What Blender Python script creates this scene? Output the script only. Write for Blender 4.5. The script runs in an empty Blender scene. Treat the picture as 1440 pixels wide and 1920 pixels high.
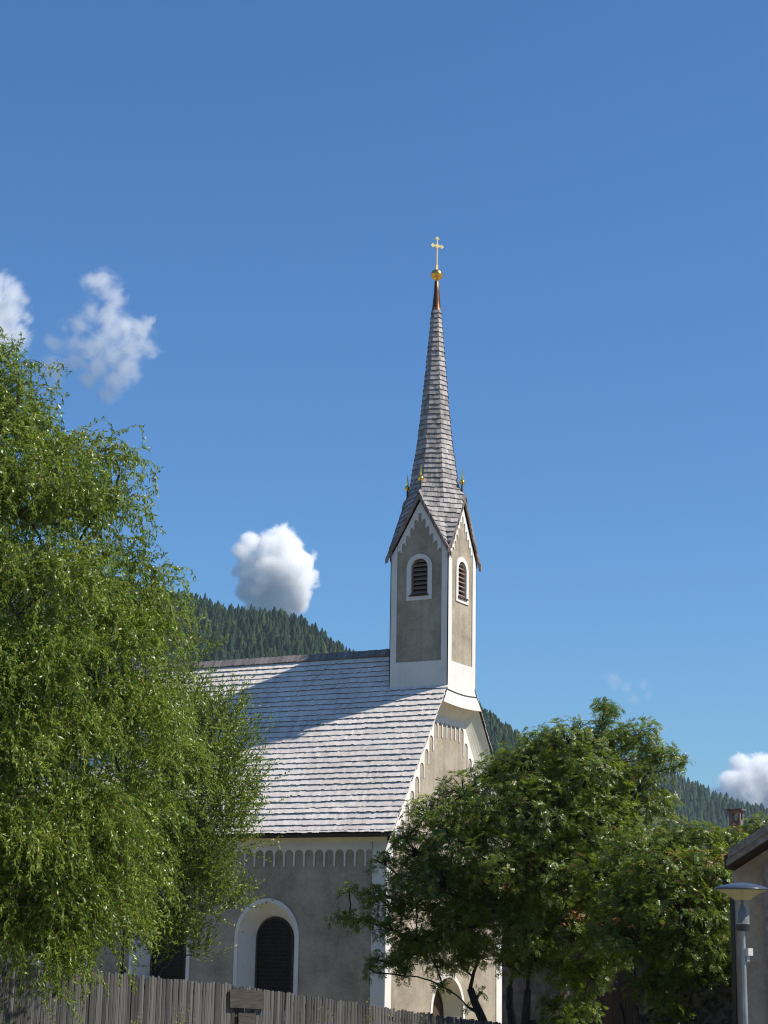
import bpy, math, random
import numpy as np
from mathutils import Vector, Matrix
from mathutils.geometry import tessellate_polygon

random.seed(7)
rng = np.random.default_rng(7)
S = bpy.context.scene
COL = S.collection
R = math.radians

# ------------------------------------------------------------------ camera
CAM = np.array([22.61638, -46.01732, 1.67879])
RT = np.array([0.88224759, 0.47049811, 0.01645359])
UP = np.array([0.09519263, -0.21250833, 0.97251148])
FW = np.array([-0.46106134, 0.85642964, 0.23227291])
FPX = 3372.8
cd = bpy.data.cameras.new('camera')
cam = bpy.data.objects.new('camera', cd)
COL.objects.link(cam)
cd.sensor_fit = 'VERTICAL'
cd.sensor_height = 36.0
cd.lens = FPX / 1920 * 36.0
cd.clip_start = 0.5
cd.clip_end = 20000
m = Matrix.Identity(4)
for i in range(3):
    m[i][0], m[i][1], m[i][2], m[i][3] = RT[i], UP[i], -FW[i], CAM[i]
cam.matrix_world = m
S.camera = cam

# ------------------------------------------------------------------ sky, sun, exposure
SUN_EL, SUN_AZ = R(49.5), math.atan2(0.976, 0.222)      # azimuth from +Y towards +X
world = bpy.data.worlds.new('World')
S.world = world
world.use_nodes = True
wt = world.node_tree
bg = wt.nodes['Background']
sky = wt.nodes.new('ShaderNodeTexSky')
sky.sky_type = 'NISHITA'
sky.sun_disc = False
sky.sun_elevation = SUN_EL
sky.sun_rotation = SUN_AZ
sky.altitude = 1200
sky.air_density = 1.5
sky.dust_density = 0.2
sky.ozone_density = 2.0
tint = wt.nodes.new('ShaderNodeMix')                  # clear mountain air: a deeper blue
tint.data_type = 'RGBA'
tint.blend_type = 'MULTIPLY'
tint.inputs[0].default_value = 1.0
tint.inputs[7].default_value = (0.285, 0.52, 0.80, 1)
wt.links.new(sky.outputs[0], tint.inputs[6])
wt.links.new(tint.outputs[2], bg.inputs['Color'])
bg.inputs['Strength'].default_value = 0.108
sl = bpy.data.lights.new('sun', 'SUN')
sl.energy = 5.0
sl.angle = R(0.53)
sl.color = (1.0, 0.935, 0.83)
so = bpy.data.objects.new('sun', sl)
COL.objects.link(so)
sd = Vector((math.cos(SUN_EL) * math.sin(SUN_AZ), math.cos(SUN_EL) * math.cos(SUN_AZ), math.sin(SUN_EL)))
so.rotation_euler = sd.to_track_quat('Z', 'Y').to_euler()
so.location = (60, 0, 60)
S.view_settings.view_transform = 'Standard'
S.view_settings.look = 'None'
S.view_settings.exposure = 0.5
S.view_settings.gamma = 1.0
S.cycles.max_bounces = 16
S.cycles.volume_bounces = 14
S.cycles.transparent_max_bounces = 12
S.cycles.diffuse_bounces = 4
S.cycles.use_denoising = True
S.cycles.denoiser = 'OPENIMAGEDENOISE'
S.cycles.denoising_input_passes = 'RGB_ALBEDO_NORMAL'
S.cycles.denoising_prefilter = 'NONE'
S.cycles.use_adaptive_sampling = False
S.cycles.filter_width = 1.15

# ------------------------------------------------------------------ helpers
def at(x, y, D):
    """a point in the valley, D metres deep, seen at photo pixel x, y"""
    return CAM + (FW + RT * (x - 720) / FPX - UP * (y - 960) / FPX) * D

def sm(t):
    t = np.clip(t, 0, 1)
    return t * t * (3 - 2 * t)

RH = RT * [1, 1, 0]; RH = RH / np.linalg.norm(RH)
FH = FW * [1, 1, 0]; FH = FH / np.linalg.norm(FH)

def gz(x, y):
    dx, dy = x - CAM[0], y - CAM[1]
    s = dx * RH[0] + dy * RH[1]
    D = dx * FH[0] + dy * FH[1]
    return -1.65 * sm(D / 46) + 0.75 * sm(-s / 8) * (1 - sm((D - 34) / 9)) * sm(D / 20)

class MB:
    def __init__(self):
        self.v = []; self.f = []
    def add(self, vs, fs):
        b = len(self.v)
        self.v += [tuple(map(float, p)) for p in vs]
        self.f += [tuple(i + b for i in f) for f in fs]
        return self
    def box(self, a, b):
        (x0, y0, z0), (x1, y1, z1) = a, b
        vs = [(x0, y0, z0), (x1, y0, z0), (x1, y1, z0), (x0, y1, z0), (x0, y0, z1), (x1, y0, z1), (x1, y1, z1), (x0, y1, z1)]
        return self.hexa(vs)
    def hexa(self, vs):
        return self.add(vs, [(0, 3, 2, 1), (4, 5, 6, 7), (0, 1, 5, 4), (1, 2, 6, 5), (2, 3, 7, 6), (3, 0, 4, 7)])
    def poly(self, loops):
        """flat polygon with holes"""
        lp = [[Vector(p) for p in l] for l in loops]
        tri = tessellate_polygon(lp)
        flat = [p for l in lp for p in l]
        return self.add(flat, tri)
    def strip(self, A, B, closed=False):
        n = len(A)
        fs = [(i, i + 1, n + i + 1, n + i) for i in range(n - 1)]
        if closed:
            fs.append((n - 1, 0, n, 2 * n - 1))
        return self.add(list(A) + list(B), fs)
    def tube(self, pts, rad, n=6, cap=True):
        pts = [np.array(p, float) for p in pts]
        if np.isscalar(rad):
            rad = [rad] * len(pts)
        rings = []
        ref = np.array([0.31, 0.52, 0.79])
        for i, p in enumerate(pts):
            t = pts[min(i + 1, len(pts) - 1)] - pts[max(i - 1, 0)]
            t = t / (np.linalg.norm(t) + 1e-9)
            a = np.cross(t, ref)
            if np.linalg.norm(a) < 1e-3:
                a = np.cross(t, [1, 0, 0])
            a /= np.linalg.norm(a)
            b = np.cross(t, a)
            rings.append([p + rad[i] * (math.cos(2 * math.pi * k / n) * a + math.sin(2 * math.pi * k / n) * b) for k in range(n)])
        vs = [q for r in rings for q in r]
        fs = []
        for i in range(len(pts) - 1):
            for k in range(n):
                k2 = (k + 1) % n
                fs.append((i * n + k, i * n + k2, (i + 1) * n + k2, (i + 1) * n + k))
        if cap:
            fs.append(tuple(range(n))[::-1])
            fs.append(tuple((len(pts) - 1) * n + k for k in range(n)))
        return self.add(vs, fs)
    def lathe(self, prof, c=(0, 0, 0), n=24):
        """prof = [(r, z)...]"""
        vs = []; fs = []
        for (r, z) in prof:
            for k in range(n):
                a = 2 * math.pi * k / n
                vs.append((c[0] + r * math.cos(a), c[1] + r * math.sin(a), c[2] + z))
        for i in range(len(prof) - 1):
            for k in range(n):
                k2 = (k + 1) % n
                fs.append((i * n + k, i * n + k2, (i + 1) * n + k2, (i + 1) * n + k))
        return self.add(vs, fs)
    def build(self, name, mat, parent=None, smooth=False, mat2=None, every=None):
        me = bpy.data.meshes.new(name)
        me.from_pydata(self.v, [], self.f)
        me.materials.append(mat)
        if mat2 is not None:                       # butt and underside of each shingle: second material with painted gap shade
            me.materials.append(mat2)
            n, ks = every
            me.polygons.foreach_set('material_index', [1 if i % n in ks else 0 for i in range(len(me.polygons))])
        me.validate()
        if smooth:
            me.polygons.foreach_set('use_smooth', [True] * len(me.polygons))
        o = bpy.data.objects.new(name, me)
        COL.objects.link(o)
        if parent is not None:
            hang(o, parent)
        return o

def hang(o, parent):
    o.parent = parent
    if parent.type == 'EMPTY':
        o.matrix_parent_inverse = Matrix.Translation(-parent.location)

def tag(o, label=None, cat=None, group=None, kind=None):
    if label: o['label'] = label
    if cat: o['category'] = cat
    if group: o['group'] = group
    if kind: o['kind'] = kind
    return o

def empty(name, loc, label, cat, group=None):
    o = bpy.data.objects.new(name, None)
    o.location = Vector([float(v) for v in loc])
    o.empty_display_size = 0.3
    COL.objects.link(o)
    return tag(o, label, cat, group)

def mesh_np(name, V, F, mat, parent=None, tint=None):
    """V (n,3), F (m,k) with k = 3 or 4, tint (m,) per face"""
    V = np.asarray(V, np.float32); F = np.asarray(F, np.int32)
    me = bpy.data.meshes.new(name)
    me.vertices.add(len(V)); me.vertices.foreach_set('co', V.ravel())
    k = F.shape[1]
    me.loops.add(F.size); me.loops.foreach_set('vertex_index', F.ravel())
    me.polygons.add(len(F))
    me.polygons.foreach_set('loop_start', np.arange(0, F.size, k, dtype=np.int32))
    me.update(calc_edges=True)
    if tint is not None:
        a = me.attributes.new('tint', 'FLOAT', 'FACE')
        a.data.foreach_set('value', np.asarray(tint, np.float32))
    me.materials.append(mat)
    o = bpy.data.objects.new(name, me)
    COL.objects.link(o)
    if parent is not None:
        hang(o, parent)
    return o

# ------------------------------------------------------------------ materials
def newmat(name):
    mt = bpy.data.materials.new(name)
    mt.use_nodes = True
    nt = mt.node_tree
    return mt, nt, nt.nodes['Principled BSDF']

def N(nt, typ, **kw):
    n = nt.nodes.new(typ)
    for k, v in kw.items():
        if k.startswith('i_'):
            key = k[2:]
            n.inputs[int(key) if key.isdigit() else key].default_value = v
        else:
            setattr(n, k, v)
    return n

def ramp(nt, stops):
    n = nt.nodes.new('ShaderNodeValToRGB')
    e = n.color_ramp.elements
    while len(e) < len(stops):
        e.new(0.5)
    for el, (p, c) in zip(e, stops):
        el.position = p
        el.color = (*c, 1) if len(c) == 3 else c
    return n

def coords(nt, scale=(1, 1, 1)):
    tc = N(nt, 'ShaderNodeTexCoord')
    mp = N(nt, 'ShaderNodeMapping')
    mp.inputs['Scale'].default_value = scale
    nt.links.new(tc.outputs['Object'], mp.inputs['Vector'])
    return mp.outputs[0]

def noisy(name, c0, c1, scale=1.5, sc=(1, 1, 1), rough=0.85, bump=0.15, bscale=60, bdist=0.01, detail=6, spec=0.3, lo=0.35, hi=0.7, fine_amt=0.45, streaks=0.0):
    mt, nt, b = newmat(name)
    v = coords(nt, sc)
    n1 = N(nt, 'ShaderNodeTexNoise', i_Scale=scale, i_Detail=detail, i_Roughness=0.62)
    nt.links.new(v, n1.inputs['Vector'])
    rp = ramp(nt, [(lo, c0), (hi, c1)])
    fine = N(nt, 'ShaderNodeTexNoise', i_Scale=scale * 14, i_Detail=5, i_Roughness=0.7)
    nt.links.new(v, fine.inputs['Vector'])
    mxf = N(nt, 'ShaderNodeMath', operation='MULTIPLY_ADD')
    mxf.inputs[1].default_value = fine_amt
    nt.links.new(fine.outputs['Fac'], mxf.inputs[0])
    sub = N(nt, 'ShaderNodeMath', operation='SUBTRACT')
    nt.links.new(n1.outputs['Fac'], sub.inputs[0])
    sub.inputs[1].default_value = fine_amt * 0.5
    nt.links.new(sub.outputs[0], mxf.inputs[2])
    stn = N(nt, 'ShaderNodeTexNoise', i_Scale=1.0, i_Detail=4)
    nt.links.new(coords(nt, (5, 5, .28)), stn.inputs['Vector'])
    mxs = N(nt, 'ShaderNodeMath', operation='MULTIPLY_ADD'); mxs.inputs[1].default_value = streaks
    sb2 = N(nt, 'ShaderNodeMath', operation='SUBTRACT'); sb2.inputs[1].default_value = streaks * 0.5
    nt.links.new(mxf.outputs[0], sb2.inputs[0]); nt.links.new(stn.outputs['Fac'], mxs.inputs[0]); nt.links.new(sb2.outputs[0], mxs.inputs[2])
    nt.links.new(mxs.outputs[0], rp.inputs[0])
    nt.links.new(rp.outputs[0], b.inputs['Base Color'])
    b.inputs['Roughness'].default_value = rough
    b.inputs['Specular IOR Level'].default_value = spec
    if bump:
        n2 = N(nt, 'ShaderNodeTexNoise', i_Scale=bscale, i_Detail=4)
        nt.links.new(v, n2.inputs['Vector'])
        bp = N(nt, 'ShaderNodeBump', i_Strength=bump, i_Distance=bdist)
        nt.links.new(n2.outputs['Fac'], bp.inputs['Height'])
        nt.links.new(bp.outputs[0], b.inputs['Normal'])
    return mt

def wood_islands(name, dark, light, hue=None, streak=(40, 40, 3), rough=0.7, bump=0.4, spec=0.3, contrast=0.55, patch=0.5, grain=0.75):
    """separate boards or shingles: every island its own tone, plus grain streaks along the piece"""
    mt, nt, b = newmat(name)
    g = N(nt, 'ShaderNodeNewGeometry')
    v = coords(nt, streak)
    n1 = N(nt, 'ShaderNodeTexNoise', i_Scale=1.0, i_Detail=5, i_Roughness=0.6)
    nt.links.new(v, n1.inputs['Vector'])
    big = N(nt, 'ShaderNodeTexNoise', i_Scale=0.7, i_Detail=4)
    nt.links.new(coords(nt), big.inputs['Vector'])
    mx = N(nt, 'ShaderNodeMath', operation='MULTIPLY_ADD')
    mx.inputs[1].default_value = contrast
    nt.links.new(g.outputs['Random Per Island'], mx.inputs[0])
    m2 = N(nt, 'ShaderNodeMath', operation='MULTIPLY_ADD')
    m2.inputs[1].default_value = grain
    m2.inputs[2].default_value = 0.075 - grain * 0.5 + (0.55 - contrast) * 0.5 + (0.5 - patch) * 0.5
    nt.links.new(n1.outputs['Fac'], m2.inputs[0])
    m3 = N(nt, 'ShaderNodeMath', operation='MULTIPLY_ADD')
    m3.inputs[1].default_value = patch
    nt.links.new(big.outputs['Fac'], m3.inputs[0])
    nt.links.new(m2.outputs[0], m3.inputs[2])
    nt.links.new(m3.outputs[0], mx.inputs[2])
    stops = [(0.0, dark), (0.85, light)]
    if hue:
        stops.insert(1, (0.45, hue))
    rp = ramp(nt, stops)
    nt.links.new(mx.outputs[0], rp.inputs[0])
    nt.links.new(rp.outputs[0], b.inputs['Base Color'])
    b.inputs['Roughness'].default_value = rough
    b.inputs['Specular IOR Level'].default_value = spec
    bp = N(nt, 'ShaderNodeBump', i_Strength=bump, i_Distance=0.006)
    nt.links.new(n1.outputs['Fac'], bp.inputs['Height'])
    nt.links.new(bp.outputs[0], b.inputs['Normal'])
    return mt

def leafmat(name, stops, rough=0.38, trans=0.35, spec=0.5, tcol=(0.25, 0.36, 0.03)):
    mt, nt, b = newmat(name)
    a = N(nt, 'ShaderNodeAttribute', attribute_name='tint')
    rp = ramp(nt, stops)
    nt.links.new(a.outputs['Fac'], rp.inputs[0])
    nt.links.new(rp.outputs[0], b.inputs['Base Color'])
    b.inputs['Roughness'].default_value = rough
    b.inputs['Specular IOR Level'].default_value = spec
    tr = N(nt, 'ShaderNodeBsdfTranslucent')
    mixc = N(nt, 'ShaderNodeMix', data_type='RGBA', i_Factor=0.5)
    nt.links.new(rp.outputs[0], mixc.inputs[6])
    mixc.inputs[7].default_value = (*tcol, 1)
    nt.links.new(mixc.outputs[2], tr.inputs['Color'])
    ms = N(nt, 'ShaderNodeMixShader', i_0=trans)
    nt.links.new(b.outputs[0], ms.inputs[1])
    nt.links.new(tr.outputs[0], ms.inputs[2])
    nt.links.new(ms.outputs[0], nt.nodes['Material Output'].inputs['Surface'])
    return mt

def plain(name, c, rough=0.5, metal=0.0, spec=0.5):
    return_m, nt, b = newmat(name)
    b.inputs['Base Color'].default_value = (*c, 1)
    b.inputs['Roughness'].default_value = rough
    b.inputs['Metallic'].default_value = metal
    b.inputs['Specular IOR Level'].default_value = spec
    return return_m

M = {}
M['plaster'] = noisy('grey_plaster', (0.235, 0.202, 0.155), (0.41, 0.36, 0.282), 1.0, rough=0.95, bump=0.5, bscale=45, bdist=0.012, detail=9, spec=0.1, streaks=0.22)
M['white'] = noisy('white_limewash', (0.53, 0.512, 0.475), (0.645, 0.625, 0.585), 1.1, rough=0.9, bump=0.25, bscale=25, bdist=0.008, detail=8, spec=0.15, lo=0.2, hi=0.55, streaks=0.3)
M['cream'] = noisy('cream_limewash', (0.60, 0.57, 0.47), (0.72, 0.69, 0.58), 1.2, rough=0.9, bump=0.2, bscale=25, bdist=0.008, spec=0.15, lo=0.3, hi=0.6)
M['shingle'] = wood_islands('larch_shingle', (0.28, 0.245, 0.215), (0.77, 0.70, 0.625), (0.59, 0.53, 0.47), streak=(70, 5, 5), rough=0.65, spec=0.2, contrast=0.30, patch=0.62, grain=0.5)
M['spire_shingle'] = wood_islands('spire_shingle', (0.075, 0.068, 0.066), (0.35, 0.325, 0.315), (0.20, 0.185, 0.18), streak=(60, 60, 5), rough=0.6, spec=0.3)
M['endgrain_shade'] = noisy('shingle_end_grain_gap_shade', (0.035, 0.024, 0.022), (0.09, 0.065, 0.06), 20, rough=0.95, bump=0, spec=0.05)  # dark end grain, also painting the shade in row gaps on butts and undersides
M['rake'] = wood_islands('rake_shingle', (0.08, 0.062, 0.056), (0.26, 0.21, 0.188), streak=(50, 50, 6))
M['ridge'] = wood_islands('ridge_shingle', (0.10, 0.085, 0.08), (0.24, 0.21, 0.20), streak=(6, 50, 50))
M['roofbase'] = noisy('dark_roof_boards', (0.03, 0.022, 0.018), (0.06, 0.045, 0.035), 6)
M['brown'] = noisy('dark_brown_wood', (0.035, 0.022, 0.016), (0.085, 0.055, 0.04), 3, sc=(1, 1, 8), rough=0.7)
M['louvre'] = noisy('louvre_wood', (0.145, 0.098, 0.077), (0.27, 0.19, 0.15), 4, sc=(2, 2, 20), rough=0.65)
M['gutter'] = plain('gutter_metal', (0.02, 0.02, 0.022), 0.35, 0.3)
M['gold'] = noisy('gilt', (0.86, 0.52, 0.10), (1.0, 0.70, 0.22), 8, rough=0.2, bump=0.12, bscale=9, bdist=0.02)
M['gold'].node_tree.nodes['Principled BSDF'].inputs['Metallic'].default_value = 1
M['palegold'] = plain('pale_gilt', (0.80, 0.58, 0.24), 0.34, 0.95)
M['copper'] = noisy('aged_copper', (0.10, 0.045, 0.022), (0.22, 0.11, 0.05), 5, sc=(6, 6, 1), rough=0.38, bump=0.1)
M['copper'].node_tree.nodes['Principled BSDF'].inputs['Metallic'].default_value = 0.8
M['lead'] = plain('finial_iron', (0.06, 0.055, 0.055), 0.5, 0.5)
M['fence'] = wood_islands('weathered_fence_wood', (0.018, 0.0175, 0.017), (0.135, 0.13, 0.127), (0.066, 0.064, 0.062), streak=(60, 60, 2.5), rough=0.8, contrast=0.6, bump=0.7)
M['plank'] = noisy('brown_plank', (0.036, 0.031, 0.028), (0.092, 0.080, 0.072), 3, sc=(1.5, 1.5, 18), rough=0.75)
M['housewall'] = noisy('pinkish_render', (0.26, 0.20, 0.15), (0.40, 0.325, 0.255), 1.2, rough=0.95, bump=0.45, bscale=35, detail=9, spec=0.1)
M['chimney'] = noisy('sooty_render', (0.085, 0.077, 0.07), (0.22, 0.20, 0.18), 3, rough=0.95, bump=0.3)
M['housewood'] = noisy('grey_timber', (0.14, 0.12, 0.105), (0.29, 0.255, 0.225), 3, sc=(3, 3, 3), rough=0.8)
M['stone'] = noisy('rough_stone', (0.03, 0.027, 0.024), (0.19, 0.17, 0.15), 7, rough=0.95, bump=1.0, bscale=9, bdist=0.08, detail=10, lo=0.4, hi=0.62)
M['tile'] = wood_islands('clay_tile', (0.20, 0.06, 0.03), (0.58, 0.24, 0.12), (0.42, 0.14, 0.065), streak=(20, 20, 20), rough=0.8)
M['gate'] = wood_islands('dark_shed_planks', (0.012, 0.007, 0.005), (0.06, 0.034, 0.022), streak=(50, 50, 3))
M['bark'] = noisy('bark', (0.03, 0.024, 0.019), (0.09, 0.075, 0.06), 9, sc=(2, 2, 0.6), rough=0.95, bump=0.9, bscale=22, bdist=0.02)
M['twig'] = noisy('yellow_twig', (0.16, 0.115, 0.03), (0.30, 0.22, 0.07), 8, rough=0.6, bump=0)
M['lampgrey'] = noisy('galvanised_pole', (0.24, 0.25, 0.26), (0.38, 0.40, 0.41), 9, sc=(1, 1, .4), rough=0.42, bump=0.05)
M['lampgrey'].node_tree.nodes['Principled BSDF'].inputs['Metallic'].default_value = 0.55
M['lampcap'] = plain('lamp_cap_paint', (0.045, 0.055, 0.075), 0.28)
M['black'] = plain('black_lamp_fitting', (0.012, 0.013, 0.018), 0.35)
M['reflector'] = plain('cream_reflector', (0.36, 0.35, 0.26), 0.5)
gm, nt, b = newmat('frosted_cone')
b.inputs['Base Color'].default_value = (0.62, 0.60, 0.42, 1); b.inputs['Roughness'].default_value = 0.4
tb = N(nt, 'ShaderNodeBsdfTransparent'); tb.inputs[0].default_value = (0.9, 0.9, 0.78, 1)
ms = N(nt, 'ShaderNodeMixShader', i_0=0.55)
nt.links.new(tb.outputs[0], ms.inputs[1]); nt.links.new(b.outputs[0], ms.inputs[2]); nt.links.new(ms.outputs[0], nt.nodes['Material Output'].inputs['Surface'])
M['cone'] = gm
M['boxgrey'] = plain('sensor_plastic', (0.5, 0.47, 0.45), 0.5)
gm, nt, b = newmat('clear_cylinder')
tb = N(nt, 'ShaderNodeBsdfTransparent'); tb.inputs[0].default_value = (0.94, 0.96, 0.96, 1)
b.inputs['Base Color'].default_value = (0.7, 0.75, 0.78, 1)
b.inputs['Roughness'].default_value = 0.08
ms = N(nt, 'ShaderNodeMixShader')
ms.inputs[0].default_value = 0.10; nt.links.new(tb.outputs[0], ms.inputs[1]); nt.links.new(b.outputs[0], ms.inputs[2])
nt.links.new(ms.outputs[0], nt.nodes['Material Output'].inputs['Surface'])
M['glass'] = gm
# leaded church glass
gm, nt, b = newmat('leaded_glass')
v = coords(nt, (1, 1, 1))
sep = N(nt, 'ShaderNodeSeparateXYZ'); nt.links.new(v, sep.inputs[0])
cmb = N(nt, 'ShaderNodeCombineXYZ'); nt.links.new(sep.outputs[0], cmb.inputs[0]); nt.links.new(sep.outputs[2], cmb.inputs[1])
bk = N(nt, 'ShaderNodeTexBrick', i_Scale=1.0)
bk.inputs['Color1'].default_value = (0.008, 0.008, 0.008, 1)
bk.inputs['Color2'].default_value = (0.018, 0.013, 0.010, 1)
bk.inputs['Mortar'].default_value = (0.028, 0.023, 0.019, 1)
bk.inputs['Mortar Size'].default_value = 0.009
bk.inputs['Brick Width'].default_value = 0.15
bk.inputs['Row Height'].default_value = 0.11
nt.links.new(cmb.outputs[0], bk.inputs['Vector'])
nt.links.new(bk.outputs['Color'], b.inputs['Base Color'])
b.inputs['Roughness'].default_value = 0.45
b.inputs['Specular IOR Level'].default_value = 0.12
M['leaded'] = gm
M['willow'] = leafmat('willow_leaf', [(0, (0.036, 0.070, 0.010)), (0.5, (0.118, 0.188, 0.022)), (1, (0.32, 0.37, 0.08))], rough=0.36, trans=0.42, tcol=(0.38, 0.54, 0.035))
M['sallow'] = leafmat('sallow_leaf', [(0, (0.065, 0.11, 0.014)), (0.5, (0.155, 0.23, 0.030)), (1, (0.31, 0.36, 0.08))], rough=0.45, trans=0.40, tcol=(0.30, 0.38, 0.03))
M['rowan'] = leafmat('rowan_leaf', [(0, (0.036, 0.068, 0.010)), (0.5, (0.104, 0.160, 0.016)), (0.9, (0.21, 0.255, 0.026)), (1, (0.44, 0.46, 0.22))], rough=0.36, trans=0.43, tcol=(0.36, 0.47, 0.025))
M['berry'] = noisy('rust_berry', (0.10, 0.045, 0.015), (0.22, 0.10, 0.035), 30, rough=0.7, bump=0)
M['weed'] = leafmat('weed_leaf', [(0, (0.07, 0.09, 0.02)), (0.6, (0.15, 0.16, 0.05)), (1, (0.32, 0.28, 0.09))], rough=0.6, trans=0.3)
M['spruce'] = leafmat('spruce_needles', [(0, (0.022, 0.045, 0.014)), (1, (0.06, 0.095, 0.022))], rough=0.5, trans=0.15)
M['conifer'] = leafmat('mountain_conifer', [(0, (0.010, 0.026, 0.013)), (0.6, (0.020, 0.044, 0.018)), (1, (0.050, 0.082, 0.026))], rough=0.8, trans=0.1, spec=0.1)
M['grass'] = noisy('gravel_and_dry_grass', (0.13, 0.115, 0.055), (0.29, 0.245, 0.155), 0.25, rough=0.95, bump=0.6, bscale=12, bdist=0.05)
M['hill'] = noisy('wooded_slope', (0.018, 0.034, 0.016), (0.035, 0.055, 0.024), 0.02, rough=1, bump=0)

# ------------------------------------------------------------------ ground and hills
def ground():
    xs = np.concatenate([-np.geomspace(3400, 60, 14), np.arange(-50, 61, 3.0), np.geomspace(70, 3400, 14)])
    ys = np.concatenate([-np.geomspace(3400, 80, 12), np.arange(-70, 61, 3.0), np.geomspace(70, 3400, 14)])
    X, Y = np.meshgrid(xs, ys)
    V = np.stack([X, Y, gz(X, Y)], -1).reshape(-1, 3)
    nx = len(xs)
    i, j = np.meshgrid(np.arange(nx - 1), np.arange(len(ys) - 1))
    a = (j * nx + i).ravel()
    F = np.stack([a, a + 1, a + nx + 1, a + nx], -1)
    tag(mesh_np('ground', V, F, M['grass']), kind='structure')
ground()

def hillz(px, ridge_pts, D, Dr, D0, back):
    """height of a hill whose skyline is given by photo bearings; real terrain on a polar grid"""
    xs = [q[0] for q in ridge_pts]; ys = [q[1] for q in ridge_pts]
    y = np.interp(px, xs, ys)
    zr = (FW[2] + RT[2] * (px - 720) / FPX - UP[2] * (y - 960) / FPX) * Dr
    h = zr * np.where(D < Dr, sm((D - D0) / (Dr - D0) * 0.5 + 0.0) * 2, 1 - 0.5 * ((D - Dr) / back) ** 2)
    bump = 4 * np.sin(px * 0.021 + D * 0.011) * np.sin(px * 0.013 - D * 0.017)
    return np.maximum(h + bump * sm((D - D0) / 300), -3.0)

def ground_pt(px, D):
    d = FW[None] + RT[None] * ((px - 720) / FPX)[:, None]
    return CAM[:2][None] + d[:, :2] * D[:, None]

def hill(ridge_pts, Dr, D0, back):
    px = np.arange(-2600, 4200, 40.0)
    Ds = np.concatenate([np.linspace(D0, Dr, 16), np.linspace(Dr, Dr + back, 6)[1:]])
    P, DD = np.meshgrid(px, Ds)
    z = hillz(P, ridge_pts, DD, Dr, D0, back)
    xy = ground_pt(P.ravel(), DD.ravel())
    V = np.column_stack([xy, z.ravel()])
    nx = len(px)
    i, j = np.meshgrid(np.arange(nx - 1), np.arange(len(Ds) - 1))
    a = (j * nx + i).ravel()
    F = np.stack([a, a + 1, a + nx + 1, a + nx], -1)
    o = mesh_np('hill', V, F, M['hill'])
    o.data.polygons.foreach_set('use_smooth', [True] * len(F))
    return tag(o, kind='structure')

RIDGE_A = [(-2600, 1300), (-1200, 1120), (-200, 1080), (200, 1105), (350, 1141), (430, 1158), (500, 1166), (560, 1176), (600, 1198), (640, 1224), (668, 1242), (905, 1362), (960, 1398), (1100, 1490), (1350, 1640), (1700, 1740), (4200, 1760)]
RIDGE_B = [(-2600, 1700), (0, 1650), (700, 1500), (1000, 1430), (1200, 1466), (1275, 1496), (1340, 1524), (1380, 1545), (1440, 1562), (1700, 1640), (2400, 1560), (4200, 1400)]
hill(RIDGE_A, 1500, 700, 350)
hill(RIDGE_B, 2300, 1500, 400)

def conifer_template(r):
    """one spruce of height 1 as jagged tiers"""
    V = []; F = []
    tiers = 8; n = 9
    for t in range(tiers):
        z0 = 0.10 + 0.90 * (t / tiers)
        zt = min(1.0, z0 + 0.26)
        rad = 0.20 * (1 - (t / tiers)) ** 0.85 + 0.015
        b = len(V)
        V.append((r.normal(0, .006), r.normal(0, .006), zt))
        ph = r.uniform(0, 6.28)
        for k in range(2 * n):
            a = ph + math.pi * k / n
            rr = rad * ((r.uniform(.85, 1.25)) if k % 2 == 0 else r.uniform(.45, .7))
            V.append((rr * math.cos(a), rr * math.sin(a), z0 + (r.uniform(-.03, .02) if k % 2 == 0 else .03)))
        for k in range(2 * n):
            F.append((b, b + 1 + k, b + 1 + (k + 1) % (2 * n)))
    return np.array(V), np.array(F)

def forest(ridge_pts, Dr, D0, back, px0, px1, depth, count, hmin, hmax, label):
    T = [conifer_template(rng) for _ in range(5)]
    px = rng.uniform(px0, px1, count)
    D = rng.uniform(Dr - depth, Dr + 25, count)
    # a stand right along the skyline
    k = count // 9
    D[:k] = rng.uniform(Dr - 20, Dr + 12, k)
    z = hillz(px, ridge_pts, D, Dr, D0, back)
    xy = ground_pt(px, D)
    Vs = []; Fs = []; Ts = []
    b = 0
    for i in range(count):
        V, F = T[i % 5]
        h = rng.uniform(hmin, hmax) * (1 if rng.random() > .12 else 1.18)
        w = h * rng.uniform(.75, 1.6)
        a = rng.uniform(0, 6.28)
        c, s = math.cos(a), math.sin(a)
        W = np.column_stack([(V[:, 0] * c - V[:, 1] * s) * w, (V[:, 0] * s + V[:, 1] * c) * w, V[:, 2] * h])
        Vs.append(W + [xy[i, 0], xy[i, 1], z[i] - 1.0])
        Fs.append(F + b); b += len(V)
        Ts.append(np.full(len(F), np.clip(rng.normal(.4, .3), 0, 1)))
    o = mesh_np('forest', np.concatenate(Vs), np.concatenate(Fs), M['conifer'], tint=np.concatenate(Ts))
    tag(o, label, 'forest', kind='stuff')
forest(RIDGE_A, 1500, 700, 350, -150, 1130, 260, 6500, 8, 13.5, 'dark conifer forest on the hillside behind the church roof')
forest(RIDGE_B, 2300, 1500, 400, 1050, 1600, 260, 2000, 15, 23, 'bluish conifer forest on the far hill behind the chimney')

# ------------------------------------------------------------------ church
W_ = 1.9                 # tower side
RY, RZ, TP = 0.95, 10.10, 1.337      # ridge
EY, EZ = -3.19, 4.57                 # near eave
XW = -0.43                           # gable wall
YW, YF = -2.74, 4.64                 # near and far nave walls
XB = -14.0                           # back end
GZ = -1.75
church = empty('church', (-6, 0.95, GZ), 'small grey and white plastered church with a slender shingled spire', 'church')

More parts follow.
